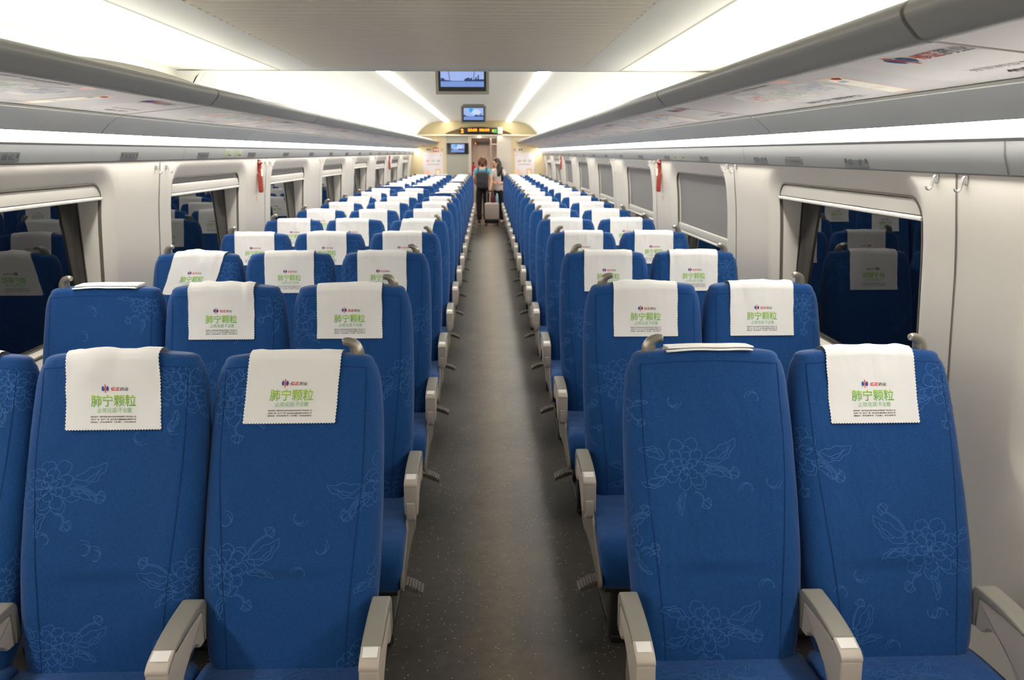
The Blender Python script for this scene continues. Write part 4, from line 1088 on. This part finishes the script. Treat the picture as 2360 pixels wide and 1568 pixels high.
sign(.885, 1.765, .06, .06, mat('sign_mauve', (196, 160, 176), .5), 'tiny mauve sign on the right end wall')
sign(1.03, 1.765, .12, .065, MATS['sign_pale'], 'small pale sign with dark marks on the right end wall', '••', PTX)
sign(.985, 2.025, .26, .03, mat('sign_cream', (216, 208, 192), .5), 'long narrow pale strip sign high on the right end wall')
ex = thing('fire_extinguisher', 'red fire extinguisher on the left side of the end doorway', 'fire extinguisher', (-.12, YB + .35, 1.22))
mb = MB(); mb.tube([(0, 0, -.22), (0, 0, -.20), (0, 0, .12), (0, 0, .17), (0, 0, .19)], [.05, .06, .06, .04, .02], 14); mb.build('cylinder', mat('extinguisher_red', (190, 30, 36), .35), ex)
mb = MB(); mb.tube([(0, 0, .18), (0, 0, .23)], .015, 8); mb.box((-.05, -.012, .22), (.03, .012, .24)); mb.build('valve', DARK, ex, smooth=False)
mb = MB(); mb.box((-.118, -.03, -.05), (-.055, .03, .03)); mb.build('bracket', DARK, ex, smooth=False)
b = MB(); b.box((-1.75, Y0 - .06, 0), (1.75, Y0, 2.65)); struct(b.build('wall_front', WALL, smooth=False))

# ================================================================= PASSENGERS
SKIN = mat('skin', (214, 164, 134), .55); HAIRR = mat('hair_red_brown', (92, 48, 34), .5); HAIRB = mat('hair_black', (34, 26, 25), .45)
TEAL = mat('shirt_light_blue', (112, 182, 200), .85); TROU = mat('trousers_black', (24, 23, 25), .85); TOPW = mat('top_off_white', (206, 196, 190), .85)
SHOE = mat('shoe_dark', (38, 36, 38), .6); SOLE = mat('shoe_sole_white', (206, 202, 198), .6); PACK = mat('backpack_dark', (48, 46, 52), .75); STRAP = mat('strap_black', (24, 24, 28), .8)
def skinned(name, joints, edges, m_, parent, root=0, lv=2):
    me = bpy.data.meshes.new(name); me.from_pydata([j[:3] for j in joints], edges, [])
    o = link(name, me, parent); me.materials.append(m_)
    md = o.modifiers.new('skin', 'SKIN'); md.use_smooth_shade = True
    sk = me.skin_vertices[0].data
    for i, j in enumerate(joints):
        r = j[3]; sk[i].radius = r if hasattr(r, '__len__') else (r, r); sk[i].use_root = (i == root)
    sd = o.modifiers.new('sub', 'SUBSURF'); sd.levels = lv; sd.render_levels = lv
    return o
def hand(J, E, wrist, wi, d, pn, side):
    """palm and five fingers; d = pointing direction, pn = palm normal, side = towards the thumb"""
    wv, d, pn, side = Vector(wrist), Vector(d).normalized(), Vector(pn).normalized(), Vector(side).normalized()
    J.append((*(wv + d * .045), (.030, .016))); pi_ = len(J) - 1; E.append((wi, pi_))
    for k, (o, l) in enumerate(((.030, .066), (.010, .074), (-.010, .070), (-.028, .056))):
        p = wv + d * .085 + side * o; q = p + d * l * .5 + pn * .012; e = q + d * l * .25 + pn * l * .42
        n = len(J); J += [(*p, .009), (*q, .0085), (*e, .0075)]; E += [(pi_, n), (n, n + 1), (n + 1, n + 2)]
    n = len(J); p = wv + d * .030 + side * .036; e = p + d * .035 + side * .022 + pn * .015
    J += [(*p, .0105), (*e, .0085)]; E += [(pi_, n), (n, n + 1)]
def figure(root, P, hair, shirt, slv):
    J = [(*P['pelvis'], (.125, .10)), (*P['waist'], (.105, .085)), (*P['chest'], (.125, .095)), (*P['upper'], (.11, .08)), (*P['neck'], .046), (*P['jaw'], (.062, .07)), (*P['head'], (.078, .092)), (*P['crown'], (.055, .062))]
    E = [(0, 1), (1, 2), (2, 3), (3, 4), (4, 5), (5, 6), (6, 7)]
    for a in 'LR':
        n = len(J); J += [(*P['sh' + a], .050), (*P['el' + a], .037), (*P['wr' + a], .025)]; E += [(3, n), (n, n + 1), (n + 1, n + 2)]
        hand(J, E, P['wr' + a], n + 2, P['hd' + a], P['pn' + a], P['th' + a])
        n = len(J); J += [(*P['hip' + a], .088), (*P['kn' + a], .056), (*P['an' + a], .038), (*P['toe' + a], .032)]; E += [(0, n), (n, n + 1), (n + 1, n + 2), (n + 2, n + 3)]
    body = skinned('body', J, E, SKIN, root)
    # face
    hd, fv, rv = Vector(P['head']), Vector(P['face']).normalized(), None
    rv = fv.cross(Vector((0, 0, 1))).normalized(); uv = rv.cross(fv)
    mb = MB(); c = hd + fv * .088 - uv * .012; mb.tube([c + uv * .03 - fv * .006, c + fv * .012 - uv * .004, c + fv * .014 - uv * .012, c - uv * .016], [.006, .010, .011, .006], 8)
    for q in (-1, 1): mb.sphere(tuple(hd + rv * q * .076 - uv * .01), (.012, .016, .026))
    mb.build('nose_and_ears', SKIN, root)
    mb = MB()
    for q in (-1, 1): mb.sphere(tuple(hd + fv * .078 + rv * q * .031 + uv * .008), .010)
    mb.build('eyes', BLACK, root)
    mb = MB(); c = hd + fv * .075 - uv * .062; mb.tube([c - rv * .022 - fv * .006, c + fv * .004, c + rv * .022 - fv * .006], [.003, .006, .003], 8); mb.build('mouth', mat('lips', (176, 92, 88), .5), root)
    # clothing
    tr = [(*P['pelvis'], (.135, .112)), (*(Vector(P['pelvis']) * .4 + Vector(P['waist']) * .6), (.115, .094))]; te = [(0, 1)]
    for a in 'LR':
        n = len(tr); k, an, h = Vector(P['kn' + a]), Vector(P['an' + a]), Vector(P['hip' + a])
        tr += [(*h, .098), (*k, .078), (*(an + (k - an) * .0), .062)]; te += [(0, n), (n, n + 1), (n + 1, n + 2)]
    skinned('trousers', tr, te, TROU, root)
    st = [(*(Vector(P['pelvis']) - Vector((0, 0, .085))), (.150, .125)), (*P['waist'], (.117, .096)), (*P['chest'], (.137, .108)), (*P['upper'], (.122, .09)), (*(Vector(P['upper']) * .4 + Vector(P['neck']) * .6), .056)]; se = [(0, 1), (1, 2), (2, 3), (3, 4)]
    for a in 'LR':
        n = len(st); s_, e_ = Vector(P['sh' + a]), Vector(P['el' + a])
        st += [(*s_, .060), (*(s_ + (e_ - s_) * slv), .052)]; se += [(3, n), (n, n + 1)]
    skinned('shirt', st, se, shirt, root)
    for a in 'LR':
        an, to = Vector(P['an' + a]), Vector(P['toe' + a]); d = (to - an); d.z = 0; d.normalize(); sd = Vector((-d.y, d.x, 0))
        mb = MB(); lo = []
        for t, hw, h in ((-.065, .02, .05), (-.055, .034, .085), (0, .036, .09), (.06, .041, .062), (.12, .044, .048), (.165, .03, .038), (.178, .012, .03)):
            c = Vector((an.x, an.y, 0)) + d * t; lo.append([tuple(c + sd * hw * cos(x) + Vector((0, 0, .022 + (h - .022) * max(0, sin(x)) if sin(x) > 0 else .018))) for x in [2 * pi * i / 14 for i in range(14)]])
        mb.loft(lo); sh = mb.build('shoe', SHOE, root)
        mb = MB(); mb.loft([[(p[0], p[1], z) for p in [tuple(Vector((an.x, an.y, 0)) + d * (.055 + .125 * cos(x)) + sd * .044 * sin(x)) for x in [2 * pi * i / 18 for i in range(18)]]] for z in (.0, .024)]); mb.build('sole', SOLE, sh)
    return body
# woman walking away
px, py = .10, 19.28
def T(x, y, z): return (px + x, py + y, z)
p1 = thing('person', 'woman seen from behind in light blue shirt and black trousers, pulling a suitcase', 'person', (0, 0, 0))
PA = dict(pelvis=T(0, 0, .86), waist=T(0, .01, 1.02), chest=T(0, .03, 1.17), upper=T(.0, .045, 1.28), neck=T(0, .07, 1.36), jaw=T(.005, .11, 1.415), head=T(.005, .11, 1.485), crown=T(.005, .10, 1.55), face=(.15, 1, -.35),
          shL=T(-.155, .035, 1.285), elL=T(-.205, .05, 1.05), wrL=T(-.15, .20, .93), hdL=(.4, .8, -.1), pnL=(1, 0, 0), thL=(0, 0, 1),
          shR=T(.155, .03, 1.285), elR=T(.205, -.03, 1.06), wrR=T(.185, -.17, .90), hdR=(-.05, -.35, -.9), pnR=(-.9, .2, -.1), thR=(-.2, -.9, .2),
          hipL=T(-.085, 0, .82), knL=T(-.085, .02, .46), anL=T(-.085, -.02, .075), toeL=T(-.085, .11, .04), hipR=T(.085, 0, .82), knR=T(.08, .06, .47), anR=T(.075, .10, .075), toeR=T(.075, .23, .04))
figure(p1, PA, HAIRR, TEAL, .55)
mb = MB(); hc = Vector(PA['head'])
mb.sphere((hc.x, hc.y - .022, hc.z + .018), (.093, .098, .093)); mb.tube([(hc.x, hc.y - .075, hc.z + .03), (hc.x, hc.y - .095, hc.z - .05), (hc.x, hc.y - .088, hc.z - .115)], [.06, .075, .045], 12, flat=.8)
for q in (-1, 1): mb.tube([(hc.x + q * .075, hc.y - .01, hc.z + .03), (hc.x + q * .088, hc.y - .015, hc.z - .05), (hc.x + q * .08, hc.y - .03, hc.z - .11)], [.03, .03, .016], 8)
mb.build('hair', HAIRR, p1)
bp = thing('backpack', 'dark grey backpack worn on the back of the woman in light blue', 'backpack', (px, py - .16, 1.05))
mb = MB(); mb.prism(rrect(-.145, -.21, .145, .20, .075, 5), 'y', -.10, .045, 0, .045); mb.build('bag', PACK, bp)
mb = MB(); mb.prism(rrect(-.11, -.185, .11, .0, .05, 5), 'y', -.135, -.09, 0, .02); mb.build('front_pocket', mat('pocket_dark', (40, 38, 42), .8), bp)
mb = MB()
for q in (-1, 1): mb.tube(spline([(q * .085, .01, .15), (q * .10, .05, .235), (q * .10, .14, .29), (q * .105, .25, .27)], 4), .016, 8, flat=1.4)
mb.tube(spline([(-.04, 0, .19), (-.03, -.01, .225), (.03, -.01, .225), (.04, 0, .19)], 4), .008, 8); mb.build('strap', mat('strap_teal_grey', (58, 78, 88), .8), bp)
# second woman, turned half towards her
px, py = .475, 19.40
p2 = thing('person', 'long-haired woman in off-white top and black trousers, standing beyond the other woman', 'person', (0, 0, 0))
PB = dict(pelvis=T(0, 0, .84), waist=T(0, 0, 1.0), chest=T(-.01, -.01, 1.15), upper=T(-.015, -.02, 1.26), neck=T(-.03, -.03, 1.345), jaw=T(-.05, -.055, 1.40), head=T(-.055, -.05, 1.465), crown=T(-.05, -.04, 1.53), face=(-.8, -.5, -.35),
          shL=T(.13, .04, 1.265), elL=T(.21, -.04, 1.06), wrL=T(.10, -.20, .98), hdL=(-.8, -.5, .05), pnL=(0, 0, 1), thL=(-.2, .4, .8),
          shR=T(-.14, -.06, 1.265), elR=T(-.19, -.10, 1.04), wrR=T(-.10, -.24, .98), hdR=(.6, -.7, .1), pnR=(0, 0, 1), thR=(.3, .3, .8),
          hipL=T(.085, 0, .80), knL=T(.09, -.02, .45), anL=T(.09, .02, .075), toeL=T(.07, -.10, .04), hipR=T(-.085, 0, .80), knR=T(-.08, -.03, .45), anR=T(-.08, 0, .075), toeR=T(-.11, -.12, .04))
figure(p2, PB, HAIRB, TOPW, .8)
mb = MB(); hc = Vector(PB['head'])
mb.sphere((hc.x + .02, hc.y + .018, hc.z + .02), (.090, .094, .090)); mb.tube(spline([(hc.x + .07, hc.y + .0, hc.z + .03), (hc.x + .085, hc.y - .02, hc.z - .10), (hc.x + .08, hc.y - .05, hc.z - .24), (hc.x + .06, hc.y - .06, hc.z - .33)], 4), [.05, .055, .06, .06, .06, .06, .055, .055, .05, .045, .04, .03, .02], 10)
mb.tube([(hc.x - .02, hc.y + .07, hc.z), (hc.x, hc.y + .09, hc.z - .12), (hc.x + .02, hc.y + .09, hc.z - .26)], [.05, .055, .03], 10); mb.build('hair', HAIRB, p2)
sb = thing('shoulder_bag', 'black bag strap over the shoulder of the woman in off-white', 'bag', (px + .14, py + .10, 1.0))
mb = MB(); mb.prism(rrect(-.12, -.16, .12, .13, .05), 'y', .03, .13, 0, .03); mb.build('bag', STRAP, sb)
mb = MB(); mb.tube(spline([(-.02, .04, .12), (-.03, -.02, .32), (-.05, -.14, .31), (-.05, -.19, .15), (-.04, -.15, .0)], 5), .014, 8, flat=1.5); mb.build('strap', STRAP, sb)
# suitcase
sc = thing('suitcase', 'pinkish beige trolley suitcase with black base standing in the aisle', 'suitcase', (.32, 18.92, 0))
CASE = mat('suitcase_beige', (192, 174, 164), .4)
mb = MB(); mb.prism(rrect(-.172, .145, .172, .535, .05, 5), 'y', -.11, .11, 0, .03); mb.build('shell', CASE, sc)
mb = MB(); mb.prism(rrect(-.165, .055, .165, .16, .03, 4), 'y', -.112, .112, 0, .02); mb.build('base', BLACK, sc)
for q in (-1, 1):
    for e in (-1, 1):
        mb = MB(); mb.tube([(q * .13 - .014, e * .08, .028), (q * .13 + .014, e * .08, .028)], .028, 14); mb.box((q * .13 - .012, e * .08 - .012, .03), (q * .13 + .012, e * .08 + .012, .062)); mb.build('wheel', BLACK, sc)
mb = MB()
for q in (-1, 1): mb.tube([(q * .075 - .04, .06, .52), (q * .075 - .04, .06, .80)], .008, 8)
mb.build('telescopic_rod', mat('rod_silver', (200, 196, 192), .3, metal=.6), sc)
mb = MB(); mb.tube([(-.13, .06, .805), (.05, .06, .805)], .014, 10); mb.build('handle', DARK, sc)
hb = thing('handbag', 'small dark red handbag standing on top of the suitcase', 'handbag', (.345, 18.92, .537))
mb = MB(); mb.prism(roundpoly([(-.06, 0), (.06, 0), (.045, .16), (-.045, .16)], .02, 4), 'y', -.05, .05, 0, .015); mb.build('bag', mat('bag_dark_red', (92, 24, 34), .5), hb)
mb = MB(); mb.tube(spline([(-.035, 0, .15), (-.025, 0, .23), (.025, 0, .23), (.035, 0, .15)], 5), .006, 8); mb.build('strap', STRAP, hb)
bt = thing('water_bottle', 'pale blue water bottle standing on the suitcase beside the dark red handbag', 'bottle', (.445, 18.92, .537))
mb = MB(); mb.tube([(0, 0, 0), (0, 0, .005), (0, 0, .15), (0, 0, .185), (0, 0, .195)], [.028, .032, .032, .015, .014], 14); mb.build('bottle', mat('bottle_blue', (150, 196, 216), .2), bt)
mb = MB(); mb.tube([(0, 0, .193), (0, 0, .215)], .016, 12); mb.build('cap', STICK, bt)
